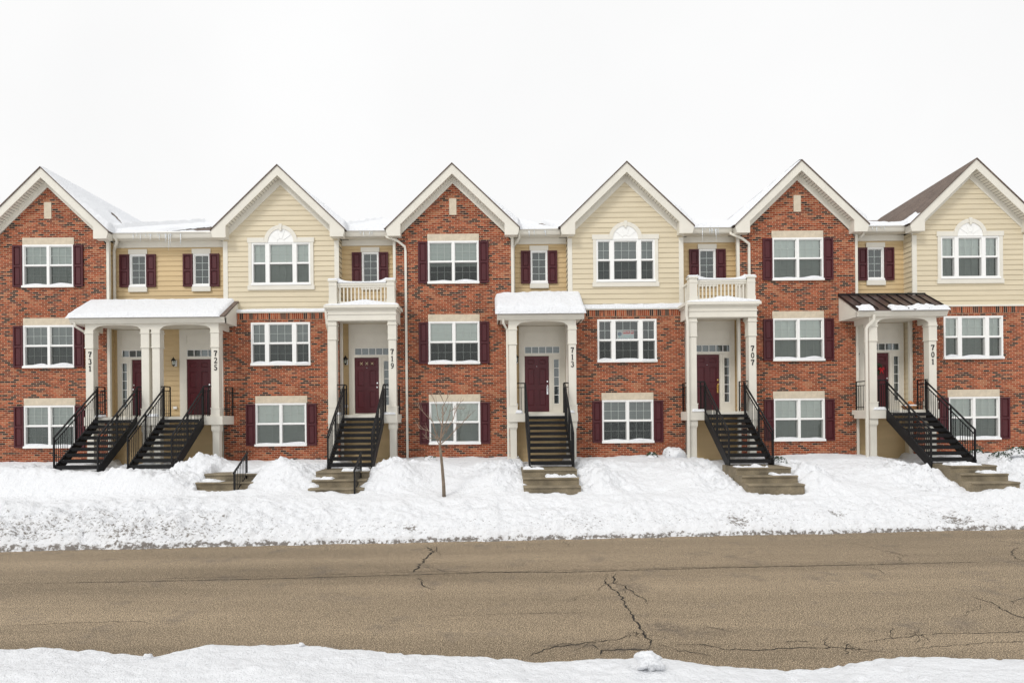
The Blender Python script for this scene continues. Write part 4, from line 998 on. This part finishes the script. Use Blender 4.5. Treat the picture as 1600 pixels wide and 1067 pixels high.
# ------------------------------------------------------------------ metal staircases
SLBL = {'731': 'black open-riser metal stairs up to the porch column numbered 731', '725': 'black open-riser metal stairs up to the door beside the column numbered 725',
        '719': 'black open-riser metal stairs below the balcony of number 719', '713': 'black metal stairs seen straight on, leading up to number 713',
        '707': 'black metal stairs running down from the porch of number 707', '701': 'black metal stairs running down from the bronze roofed porch of number 701'}
NT = 9; YT = 20.64; YBt = 18.64; ZT = 3.04; ZB = 1.50
def staircase(num):
    x = STAIRS[num]; t = empty('metal_staircase', (x, (YT+YBt)/2, ZB-.1), SLBL[num], 'stairs', 'metal stairs up to the front doors')
    w2 = .66; run = (YT-YBt)/NT; rise = (ZT-ZB)/NT
    for k in range(NT):
        yb = YT-run*k; z = ZT-rise*k-.05
        tm = MB(); tm.box(x-w2+.03, x+w2-.03, yb-run-.02, yb-.01, z-.025, z); tm.box(x-w2+.03, x+w2-.03, yb-run-.045, yb-run-.0205, z-.105, z)
        tm.build('tread', 'black', t)
    for s in (-1, 1):
        sx = x+s*w2
        sm = MB(); dz = .15
        sm.prismx([(YT, ZT-.30), (YT, ZT+.04), (YT-.05, ZT+.04), (YBt-.10, ZB+.06), (YBt-.10, ZB-.16), (YBt+.05, ZB-.16)][::-1], sx-.022, sx+.022)
        sm.build('stringer', 'black', t)
        rl = MB(); hh = .93
        ya, za, yb, zb = YT-.03, ZT+.02, YBt-.06, ZB+.04
        up = Vector((0, 0, 1)); A = Vector((sx, ya, za)); B = Vector((sx, yb, zb))
        rl.bar(A+up*hh, B+up*hh, .045, .035); rl.bar(A+up*(hh-.15), B+up*(hh-.15), .025)
        n = 21
        for i in range(1, n):
            if i in (7, 14): continue
            p = A+(B-A)*i/n; rl.bar(p+up*.0, p+up*(hh-.15), .014)
        r_ = rl.build('railing', 'black', t)
        for i in (0, 11, 21):
            p = A+(B-A)*i/n
            MB().bar(p-up*(.0), p+up*(hh+(.05 if i == 0 else .0)), .042).build('post', 'black', r_)
    # guards on the landing beside the top of the stairs
    gz = PT
    for s in (-1, 1):
        gd = MB()
        sx = x+s*(w2+.0)
        railing_guard(gd, (sx, YT+.03, gz), (sx, YT+.42, gz), 1.0)
        cx_ = {('731', -1): -13.30, ('731', 1): -11.72, ('725', -1): -11.10, ('725', 1): -9.40}.get((num, s), None)
        if cx_ is None: bi = {'719': 1, '713': 2, '707': 3, '701': 4}[num]; cx_ = BAYS[bi][0]+.14 if s < 0 else BAYS[bi][1]-.14
        gd.bar((sx, YT+.05, gz+1.0), (cx_, YC-.05, gz+1.0), .035); gd.bar((sx, YT+.05, gz+.86), (cx_, YC-.05, gz+.86), .02)
        gd.bar((sx*.5+cx_*.5, YT+.08, gz), (sx*.5+cx_*.5, YT+.08, gz+.86), .014)
        gd.build('landing_guard', 'black', t)
    return t
for n_ in NUM: staircase(n_)
# guards on the open sides of the outer landings
for num, xx in (('725', -9.02), ('701', 12.72), ('707', 6.68), ('719', -3.20), ('713', 2.86)):
    mb = MB(); railing_guard(mb, (xx, YC+.16, PT), (xx, D-.15, PT), .98); mb.build('side_guard', 'black', H[num])

def blanket(name, x0, x1, y0, y1, zfun, th, lab, seed, rn=.16, step=.05, shape=None):
    xs = np.linspace(x0, x1, max(6, int((x1-x0)/step))); ys = np.linspace(y0, y1, max(5, int((y1-y0)/step)))
    X, Y = np.meshgrid(xs, ys); b = zfun(X, Y)
    d = np.minimum(np.minimum(X-x0, x1-X), Y-y0)
    t = th*(1+.35*fbm(X*1.4, Y*1.4, 3, seed)+.12*fbm(X*6, Y*6, 2, seed+5))*np.sqrt(np.clip(d/rn, 0, 1)*(2-np.clip(d/rn, 0, 1)))
    if shape is not None: t = t*shape(X, Y)
    o = grid_mesh(name, xs, ys, b+t, 'snow'); 
    if lab: tag(o, lab, 'snow', 'snow on porches, ledges and balconies', 'stuff')
    return o
rs0 = random.Random(4)
# ------------------------------------------------------------------ concrete steps and their hand rails
CL = ['concrete steps with a handrail, wet and half buried in snow below the 725 porch', 'concrete steps with a handrail at the foot of the stairs to number 719', 'concrete steps at the foot of the straight stairs to number 713',
      'wet concrete steps cleared of snow at the foot of the stairs to number 707', 'concrete steps cut off by snow at the foot of the stairs to number 701']
for k, (cx, hwid, _) in enumerate(STEPS):
    mb = MB(); W_ = hwid+.07
    prof = [(18.9, .6), (18.9, 1.45), (17.82, 1.45), (17.80, 1.43), (17.80, 1.405), (17.83, 1.40), (17.83, 1.25), (17.42, 1.25), (17.40, 1.23), (17.40, 1.205), (17.43, 1.20), (17.43, 1.05), (17.04, 1.05), (17.02, 1.03), (17.02, 1.005), (17.05, 1.0), (17.05, .6)]
    if k == 0: prof = [(y_, z_-.04) for y_, z_ in prof]
    mb.prismx(prof[::-1], cx-W_, cx+W_); o = mb.build('concrete_steps', 'concrete'); tag(o, CL[k], 'steps', 'concrete steps along the front walk')
for k, (cx, hwid, _) in enumerate(STEPS):
    for j, (yy, zz) in enumerate(((17.62, 1.25), (17.98, 1.45))):
        s_ = rs0.choice((-1, 1)); wd = rs0.uniform(.25, .5); q_ = cx+s_*(hwid-wd+.04)
        if k == 0: zz -= .04
        blanket('step_snow', q_-wd, q_+wd, yy-.16, yy+.2, lambda X, Y, zz=zz: zz+.003+0*X, .05, ('lower' if j == 0 else 'upper')+' patch of snow on the steps below number '+('725', '719', '713', '707', '701')[k], 300+k*3+j, .10, .03, shape=lambda X, Y: np.clip(.6+2.5*fbm(X*4, Y*5, 3, 310), 0, 1.5))
for k, (hx, ya, za, yb, zb, lab) in enumerate([(-7.08, 17.85, 1.98, 16.98, 1.52, 'short black handrail on the snowy concrete steps below the 725 porch'), (-3.78, 17.85, 1.98, 16.98, 1.54, 'short black handrail on the concrete steps in front of number 719')]):
    mb = MB(); A = Vector((hx, ya, 1.25)); B = Vector((hx, yb, .78))
    mb.bar((hx, ya+.06, za+.03), (hx, yb-.05, zb-.025), .05, .03); n = 8
    for i in range(1, n):
        p = A+(B-A)*i/n; q = Vector((hx, ya+(yb-ya)*i/n, za+(zb-za)*i/n)); mb.bar(p+Vector((0, 0, .1)), q, .014)
    mb.bar(A+Vector((0, 0, .12)), B+Vector((0, 0, .12)), .022)
    o = mb.build('handrail', 'black'); tag(o, lab, 'handrail', 'handrails on the concrete steps')
    MB().bar(A, (hx, ya, za), .04).build('post', 'black', o); MB().bar(B-Vector((0, 0, .1)), (hx, yb, zb), .04).build('post', 'black', o)

# ------------------------------------------------------------------ snow on roofs, ledges and rails
def zsurf(x, y):
    z = np.where(y >= 21.62, 9.54+(y-21.7)*.348, -9)
    for gx in GC:
        zg = PK+.02-SL*np.abs(x-gx)-(.38*np.clip((y-D+.35)/5, 0, 1) if gx == GC[5] else 0)
        z = np.where((np.abs(x-gx) <= HS+.03) & (y >= D-.36), np.maximum(z, zg), z)
    return z
def roof_snow(i):
    """snow between gable i and gable i+1"""
    ga, gb = GC[i], GC[i+1]
    xs = np.arange(ga, gb+.01, .06); ys = np.concatenate([np.arange(21.34, 22.4, .05), np.arange(22.4, 28.6, .15)])
    X, Y = np.meshgrid(xs, ys); base = zsurf(X, Y)
    ea = ga+HS; eb = gb-HS; ta = (X-ga)/HS; tb = (gb-X)/HS
    nz = fbm(X*1.7+i*9, Y*1.7, 4, 100+i)
    yk = np.clip((Y-21.40)/.3, 0, 1)
    th = np.zeros_like(X)
    right = ta <= 1.02
    th = np.where(right, (.05+.26*np.clip((ta-.25)/.75, 0, 1)**1.3+.10*nz*np.clip(ta, .2, 1)), th)
    left = tb <= 1.02
    if i == 4: th = np.where(left, np.where(tb > .86, .10+.1*nz, -.1), th)
    else: th = np.where(left, .045+.07*np.clip((tb-.6)/.4, 0, 1)+.02*nz, th)
    mid = ~right & ~left
    drift = np.clip(1-(X-ea)/1.3, 0, 1)
    bay_t = (.02 if i == 0 else .035)+.16*drift+.04*nz+(.05 if i in (1, 3) else .0)
    top = np.clip((Y-((22.6 if i == 0 else 23.2)+.8*nz))/.4, 0, 1)*np.clip((X-ea-.9)/.5, 0, 1) if i in (0, 1, 2) else 0*Y
    bay_t = bay_t*(1-top)-.1*top
    th = np.where(mid, bay_t, th)
    if i == 0: th = th-.75*np.exp(-((X-(ga+1.15+(23.9-Y)*.9))/.16)**2-((Y-23.9)/.35)**2)*(ta < 1)
    edge = np.where(mid | (Y > 21.75), 1, 1)
    # rounded front edges: gutter line in the bay, rake on the gables
    fr = np.where(mid, 21.60+.03*nz, 21.37)
    rnd = np.clip((Y-fr)/.13, 0, 1)**.5
    th = th*rnd
    Zs = base+np.maximum(th, -.06)
    keep = (th > .0) & (base > 0) & (Y >= fr-.02)
    Zs = np.where(base > 0, Zs, EZ-.02)
    o = grid_mesh('roof_snow', xs, ys, Zs, 'snow', keep=keep)
    lab = ['snow drifted on the roof right of the 731 gable', 'snow drifted on the roof between the 725 and 719 gables', 'snow drifted on the roof between the 719 and 713 gables', 'snow drifted on the roof between the 713 and 707 gables', 'snow drifted in the roof valley beside the bare brown shingles'][i]
    tag(o, lab, 'snow', 'snow on the roofs', 'stuff')
for i in range(5): roof_snow(i)
zsh = lambda X, Y: 6.42+(np.maximum(Y, 20.52)-20.52)/(21.7-20.52)*.70+.004-np.where(Y < 20.52, .05, 0)
blanket('porch_snow', -14.10, -8.98, 20.46, 21.69, zsh, .10, 'long snow blanket on the double porch roof of 731 and 725', 201, .12)
blanket('porch_snow', .15, 3.18, 20.44, 21.69, zsh, .22, 'thick snow slab on the porch roof of number 713', 211, .14)
for a, b, s in ((12.2, 12.75, 1), (13.3, 15.25, 2)):
    blanket('porch_snow', a, b, 20.44, 20.72, zsh, .075, 'snow crust along the edge of the bronze metal porch roof', 221+s, .07, .03, shape=lambda X, Y: np.clip(.75+1.6*fbm(X*3, Y*2, 3, 240), 0, 1.6))
for (bi, lab) in ((1, 'snow heap on the balcony floor above number 719'), (3, 'snow heap on the balcony floor above number 707')):
    a, b = BAYS[bi]; zb_ = lambda X, Y: 6.742+0*X
    blanket('balcony_snow', a-.24, b+.26, YC-.28, D-.02, zb_, .17, lab, 251+bi, .30, shape=lambda X, Y, a=a, b=b: .45+.75*np.exp(-((X-(a+b)/2-.1)/.75)**2))
    # snow lying along the hand rail, thicker at the posts
    p0, p1 = a+.03, b-.03; y_ = YC-.02
    sn = MB(); n = 60; prev = None
    for k in range(n+1):
        x = p0-.17+(p1-p0+.34)*k/n; dd = min(abs(x-p0), abs(x-p1))
        onp = dd < .17; zb0 = 7.60 if onp else 7.51
        sag = (x-p0)/(p1-p0); top = 7.60+.075 if onp else 7.51+.06+.13*math.exp(-(dd-.17)/.16)
        if k in (0, n): top = zb0+.02
        hw_ = .16 if onp else .075
        ring = [(x, y_-hw_, zb0+.003), (x, y_-hw_*.85, zb0+(top-zb0)*.7), (x, y_-hw_*.3, top), (x, y_+hw_*.3, top), (x, y_+hw_*.85, zb0+(top-zb0)*.7), (x, y_+hw_, zb0+.003)]
        o0 = len(sn.v); sn.v += ring
        if prev is not None:
            for j in range(5): sn.f.append((prev+j, o0+j, o0+j+1, prev+j+1))
        prev = o0
    o = sn.build('rail_snow', 'snow', smooth=True); tag(o, 'snow lying along the balcony rail of number '+('719' if bi == 1 else '707'), 'snow', 'snow on porches, ledges and balconies', 'stuff')
for gi, amt in ((1, .10), (3, .16)):
    blanket('ledge_snow', GC[gi]-HW+.0, GC[gi]+HW, D-.17, D-.02, lambda X, Y: 6.70+(Y-(D-.17))*.35, amt*.8, 'snow strip on the brick ledge of number '+NUM[gi], 261+gi, .05, .03)
for k, (hn, (hh, mb)) in enumerate(SILLSNOW.items()):
    num = NUM[HOUSES.index(hh)]
    o = mb.build('sill_snow', 'snow', smooth=True); tag(o, 'snow lying on the window sills of number '+num, 'snow', 'snow on window sills', 'stuff')
# lumps of snow on the landings by the columns
for num, xx, wd in (('719', -3.42, .22), ('713', .93, .13), ('707', 6.95, .25), ('701', 13.0, .22), ('725', -11.4, .28), ('731', -13.15, .12), ('713', 2.7, .1), ('719', -5.1, .1)):
    blanket('landing_snow', xx-wd, xx+wd, 20.64, YC+.10, lambda X, Y: PT+.002+0*X, .09, 'small lump of snow on the landing of number '+num+(' by its right column' if (num, xx) in (('719', -3.42), ('713', 2.7)) else ' by its left column' if num not in ('725',) else ' between the twin columns'), 280, .08, .03)

# icicles on the gutters, each one a small part of its house
rs = random.Random(5)
def icicles(num, x0, x1, n, lmax, y=21.615, z=9.47):
    h = H[num]
    for k in range(n):
        x = rs.uniform(x0, x1); l = lmax*rs.uniform(.25, 1)*(rs.random()**.5)
        MB().tube([(x, y, z), (x+.003, y, z-l*.45), (x+.004, y, z-l)], [.016, .010, .002], 6).build('icicle', 'ice', h, smooth=True)
icicles('731', -12.5, -11.5, 10, .38); icicles('725', -11.35, -10.8, 8, .75); icicles('719', -4.55, -4.1, 6, .42); icicles('713', 1.3, 2.0, 6, .38); icicles('707', 7.4, 8.1, 9, .62); icicles('701', 13.3, 13.8, 4, .22)

# ------------------------------------------------------------------ small things
# wreath on the 701 door
dr, zt = DOORS['701']; xd = 13.81-.03
t = empty('wreath', (xd-.02, YB-.06, zt+1.42), 'dark evergreen wreath with red bow on the 701 door', 'wreath')
mb = MB(); rr = random.Random(3)
for k in range(420):
    a = rr.uniform(0, 2*math.pi); rad = .155+rr.gauss(0, .028); p = Vector((xd-.02+rad*math.cos(a), YB-.06+rr.uniform(-.03, .025), zt+1.42+rad*math.sin(a)))
    d = Vector((math.cos(a+rr.uniform(-1.3, 1.3)), rr.uniform(-.8, .1), math.sin(a+rr.uniform(-1.3, 1.3))))*.045; s = d.cross(Vector((0, 1, 0))).normalized()*.009
    mb.add([p-s, p+s, p+d+s*.3, p+d-s*.3], [(0, 1, 2, 3)])
mb.build('evergreen_ring', 'leafd', t)
mb = MB(); bx, bz = xd+.13, zt+1.40
for s in (-1, 1):
    mb.tube([(bx, YB-.12, bz), (bx+s*.06, YB-.14, bz+.05), (bx+s*.10, YB-.13, bz+.01), (bx+s*.05, YB-.13, bz-.02), (bx, YB-.12, bz)], [.014, .026, .03, .024, .014], 8)
    mb.tube([(bx, YB-.12, bz), (bx+s*.04, YB-.12, bz-.09), (bx+s*.06, YB-.12, bz-.16)], [.014, .02, .016], 6)
mb.build('bow', 'red', t, smooth=True)
# three small star lights in the top of the 719 door
dr, zt = DOORS['719']; xd = -4.31-.135
M['star'] = mat('pale_star', (.8, .68, .42), .4)
for k, dx in enumerate((-.19, 0, .19)):
    mb = MB(); mb.bar((xd+dx-.045, YB-.034, zt+1.78-.045), (xd+dx+.045, YB-.034, zt+1.78+.045), .026, .010); mb.bar((xd+dx-.045, YB-.0355, zt+1.78+.045), (xd+dx+.045, YB-.0355, zt+1.78-.045), .026, .010)
    mb.build('star_ornament', 'star', dr)
# snow-capped planter on the 701 landing
px_, py_ = at(1375, 640, 21.3)
def lathe(mb, cx, cy, prof, n=16):
    o = len(mb.v)
    for z, r_ in prof:
        for k in range(n): a = 2*math.pi*k/n; mb.v.append((cx+r_*math.cos(a), cy+r_*math.sin(a), z))
    for i in range(len(prof)-1):
        for k in range(n): mb.f.append((o+i*n+k, o+i*n+(k+1) % n, o+(i+1)*n+(k+1) % n, o+(i+1)*n+k))
    return mb
t = empty('wicker_basket', (14.42, 21.3, PT), 'low wicker basket with snowy pumpkins on the 701 landing', 'basket')
M['wicker'] = noisy('wicker', (.35, .18, .08), .3, 30, .8, bump=.6, bscale=60); M['pump'] = noisy('pumpkin', (.62, .22, .06), .15, 10, .5)
lathe(MB(), 14.42, 21.3, [(PT, .14), (PT+.03, .2), (PT+.10, .26), (PT+.13, .27), (PT+.13, .25), (PT+.06, .18), (PT+.05, 0)]).build('basket_bowl', 'wicker', t, smooth=True)
tag(lathe(MB(), 14.42, 21.3, [(PT+.10, .25), (PT+.16, .22), (PT+.18, .10), (PT+.185, 0)]).build('basket_snow', 'snow', smooth=True), 'snow filling the wicker basket on the 701 landing', 'snow', None, 'stuff')
for dx, dz, r_ in ((-.02, .24, .075), (.05, .19, .06)):
    mb = MB(); n = 20; prof = []
    for i in range(11):
        a = -math.pi/2+math.pi*i/10; prof.append((PT+dz+r_*.85*math.sin(a), max(.002, r_*math.cos(a))))
    tag(lathe(mb, 14.42+dx, 21.26, prof).build('pumpkin', 'pump', smooth=True), 'larger pale pumpkin on the snow in the basket' if r_ > .07 else 'smaller pumpkin tucked right of the larger one in the basket', 'pumpkin', 'pumpkins in the basket')
# estate agent's sign inside the middle sash of 713's upper window
sx, sz = at(978-.5, 524, D-.05); sy = D-.12+.085
t = empty('window_sign', (sx, sy, sz-.2), 'white and red property sign in the middle of the 713 triple window', 'sign')
M['sgw'] = mat('sign_white', (.85, .86, .88), .5); M['sgr'] = mat('sign_red', (.75, .06, .07), .5); M['sgb'] = mat('sign_blue', (.10, .16, .30), .5); M['sgt'] = mat('sign_teal', (.45, .75, .75), .5)
MB().box(sx-.30, sx+.30, sy, sy+.006, sz-.20, sz+.20).build('sign_board', 'sgw', t)
MB().box(sx-.11, sx+.29, sy-.003, sy-.0003, sz+.055, sz+.175).build('red_band', 'sgr', t)
mb = MB(); 
for k, (a, b, wd) in enumerate([(-.08, .04, .03), (.06, .13, .03), (.15, .27, .03)]): mb.box(sx+a, sx+b, sy-.005, sy-.0032, sz+.11, sz+.11+wd)
mb.build('white_lettering', 'sgw', t)
mb = MB(); n = 14                                  # hot-air balloon emblem
bc = (sx-.205, sz+.055)
mb.prism([(bc[0]+.075*math.cos(2*math.pi*k/n), bc[1]+.065*math.sin(2*math.pi*k/n)) for k in range(n)], sy-.003, sy-.0003)
mb.build('balloon_emblem', 'sgb', t); mb = MB()
mb.prism([(bc[0]-.06, bc[1]-.055), (bc[0], bc[1]-.13), (bc[0]+.06, bc[1]-.055)], sy-.003, sy-.0003); mb.build('balloon_basket', 'sgt', t)
mb = MB(); mb.box(sx-.10, sx+.28, sy-.003, sy-.0003, sz-.05, sz-.015); mb.build('blue_line', 'sgt', t)
mb = MB(); 
for k in range(11):
    if k in (3, 7): continue
    x = sx-.27+k*.05; mb.box(x, x+.036, sy-.003, sy-.0003, sz-.16, sz-.10)
mb.build('phone_number', 'sgb', t)
# lumps of snow thrown on the verge: the large rounded chunk
def chunk(x, y, z, r_, seed, lab, squash=.8):
    import bmesh
    bm = bmesh.new(); bmesh.ops.create_icosphere(bm, subdivisions=4, radius=1)
    for v in bm.verts:
        p = v.co.copy(); a = float(fbm(np.array(p.x*1.3+seed), np.array(p.y*1.3+p.z*1.7), 4, seed)); v.co = p*(1+.42*a+.12*float(vnoise(np.array(p.x*5+p.z*3+seed), np.array(p.y*5), seed)))*r_; v.co.z *= squash
    me = bpy.data.meshes.new('snow_chunk'); bm.to_mesh(me); bm.free()
    for p in me.polygons: p.use_smooth = True
    me.materials.append(M['snow']); o = bpy.data.objects.new('snow_chunk', me); COL.objects.link(o); o.location = (x, y, z)
    tag(o, lab, 'snow chunk', 'loose chunks of snow'); return o
X_, Y_ = onz(1016, 1048, .24); chunk(X_, Y_, verge_z(X_, Y_)+.085, .14, 33, 'large rounded snow chunk at the edge of the near verge')
X_, Y_ = onz(232, 1022, .2); chunk(X_, Y_, verge_z(X_, Y_)+.02, .05, 9, 'small snow chunk on the near verge at the left')
X_, Y_ = onz(470, 1004, .2); chunk(X_, Y_+.0, verge_z(X_, Y_)+.01, .04, 15, 'small snow chunk at the kerb edge of the near verge')
# shrubs under snow
def shrub(x, y, r_, seed, lab, green=True, leaves=260, cover=.8, up=.03):
    z = yard_z(x, y); t = empty('snowy_shrub', (x, y, z-.05), lab, 'shrub', 'snow covered shrubs along the house fronts'); q = random.Random(seed); mb = MB()
    for k in range(leaves):
        a = q.uniform(0, 2*math.pi); e = q.uniform(-.1, 1.3); rad = r_*q.uniform(.6, 1.08)
        p = Vector((x+rad*math.cos(a)*math.cos(e), y+rad*math.sin(a)*math.cos(e), z+rad*.8*math.sin(e)))
        d = Vector((q.uniform(-1, 1), q.uniform(-1, 1), q.uniform(-.3, 1))).normalized()*.06; s = d.cross(Vector((q.uniform(-1, 1), q.uniform(-1, 1), 1))).normalized()*.02
        mb.add([p, p+d*.5+s, p+d, p+d*.5-s], [(0, 1, 2, 3)])
    for k in range(10):
        a = q.uniform(0, 2*math.pi); mb.tube([(x, y, z-.05), (x+r_*.5*math.cos(a), y+r_*.5*math.sin(a), z+r_*.4), (x+r_*.9*math.cos(a), y+r_*.9*math.sin(a), z+r_*.6)], [.012, .008, .004], 5)
    mb.build('foliage', 'leafd', t)
    import bmesh
    bm = bmesh.new(); bmesh.ops.create_icosphere(bm, subdivisions=4, radius=1)
    for v in bm.verts:
        p = v.co.copy(); a = float(fbm(np.array(p.x*2+seed), np.array(p.y*2+p.z), 4, seed)); s = 1+.3*a
        if up < .1 and p.z < -.1+.35*float(vnoise(np.array(p.x*3+seed), np.array(p.y*3), seed)): s *= .62
        v.co = Vector((p.x*s*r_*1.02*cover**.3, p.y*s*r_, p.z*s*r_*.78))
    me = bpy.data.meshes.new('snow_cap'); bm.to_mesh(me); bm.free()
    for p in me.polygons: p.use_smooth = True
    me.materials.append(M['snow']); o = bpy.data.objects.new('snow_cap', me); COL.objects.link(o); o.parent = t; o.location = (0, 0, up)
shrub(*(lambda a: (a[0], 21.0))(at(1018, 708, 21.0)), .20, 3, 'small snow-capped shrub in front of the 713 brick wall')
shrub(*(lambda a: (a[0], 21.0))(at(1053, 706, 21.0)), .36, 4, 'larger round snow mound over a shrub left of the 707 downspout', leaves=60, up=.12)
shrub(*(lambda a: (a[0], 19.2))(at(1216, 715, 19.2)), .26, 6, 'dark green shrub poking out beside the 707 stairs', leaves=380)
shrub(*(lambda a: (a[0], 20.6))(at(672, 714, 20.6)), .24, 8, 'half buried shrub in front of the lowest 719 window', leaves=90)
shrub(*(lambda a: (a[0], 19.4))(at(1562, 718, 19.4)), .26, 10, 'buried shrub showing green leaves right of the 701 stairs', leaves=420)
shrub(*(lambda a: (a[0], 19.5))(at(1590, 712, 19.5)), .30, 12, 'buried shrub at the far right edge by the 701 brick wall', leaves=420)
shrub(*(lambda a: (a[0], 20.9))(at(1525, 704, 20.9)), .20, 14, 'low dark shrub at the foot of the 701 stair railing', leaves=300)

# the young street tree
TY = 16.8; tx, tz = at(694, 779, TY); tz = yard_z(tx, TY)-.08
t = empty('young_tree', (tx, TY, tz), 'bare young street tree leaning left in the snow before number 719', 'tree')
P = lambda px, py, dy=0: Vector((at(px, py, TY+dy)[0], TY+dy, at(px, py, TY+dy)[1]))
tr = [Vector((tx, TY, tz)), P(693, 755), P(691, 730), P(689, 710), P(687, 696)]
MB().tube(tr, [.052, .046, .040, .035, .032], 10).build('trunk', 'bark', t, smooth=True)
q = random.Random(12)
def branch(pts, r0, dy):
    n = len(pts); V_ = [P(a, b, dy*i/(n-1)) for i, (a, b) in enumerate(pts)]
    mb = MB(); rad = [r0*(1-.78*i/(n-1)) for i in range(n)]; mb.tube(V_, rad, 6)
    for i in range(1, n):                       # side twigs
        for _ in range(2 if i < n-1 else 3):
            a = V_[i-1].lerp(V_[i], q.uniform(.2, 1)); d = (V_[i]-V_[i-1]).normalized()
            e = (d+Vector((q.uniform(-.9, .9), q.uniform(-.8, .8), q.uniform(0, .7)))).normalized()*q.uniform(.12, .34)
            b = a+e*.5+Vector((q.uniform(-.02, .02), 0, q.uniform(0, .03))); c = a+e+Vector((0, 0, q.uniform(0, .05)))
            mb.tube([a, b, c], [.0065, .0045, .002], 5)
    mb.build('branch', 'twig', t)
branch([(687, 698), (689, 680), (692, 655), (692, 635), (699, 622), (701, 612)], .026, .15)
branch([(687, 696), (680, 682), (668, 672), (658, 670), (655, 669)], .013, .4)
branch([(688, 690), (680, 675), (676, 658), (667, 650), (658, 640), (653, 634)], .016, -.3)
branch([(688, 688), (695, 672), (706, 660), (711, 645), (717, 632), (720, 628)], .017, .35)
branch([(688, 694), (699, 685), (708, 675), (717, 667), (727, 656), (731, 653)], .015, -.35)
branch([(690, 665), (684, 650), (682, 635), (677, 622), (673, 617)], .012, .3)
branch([(692, 650), (697, 640), (692, 625), (688, 616)], .010, -.25)
branch([(690, 670), (700, 655), (703, 643), (712, 638), (725, 640)], .011, -.4)
branch([(688, 684), (677, 684), (668, 686), (663, 680)], .010, -.4)
branch([(688, 680), (697, 676), (704, 660), (722, 664)], .010, .5)
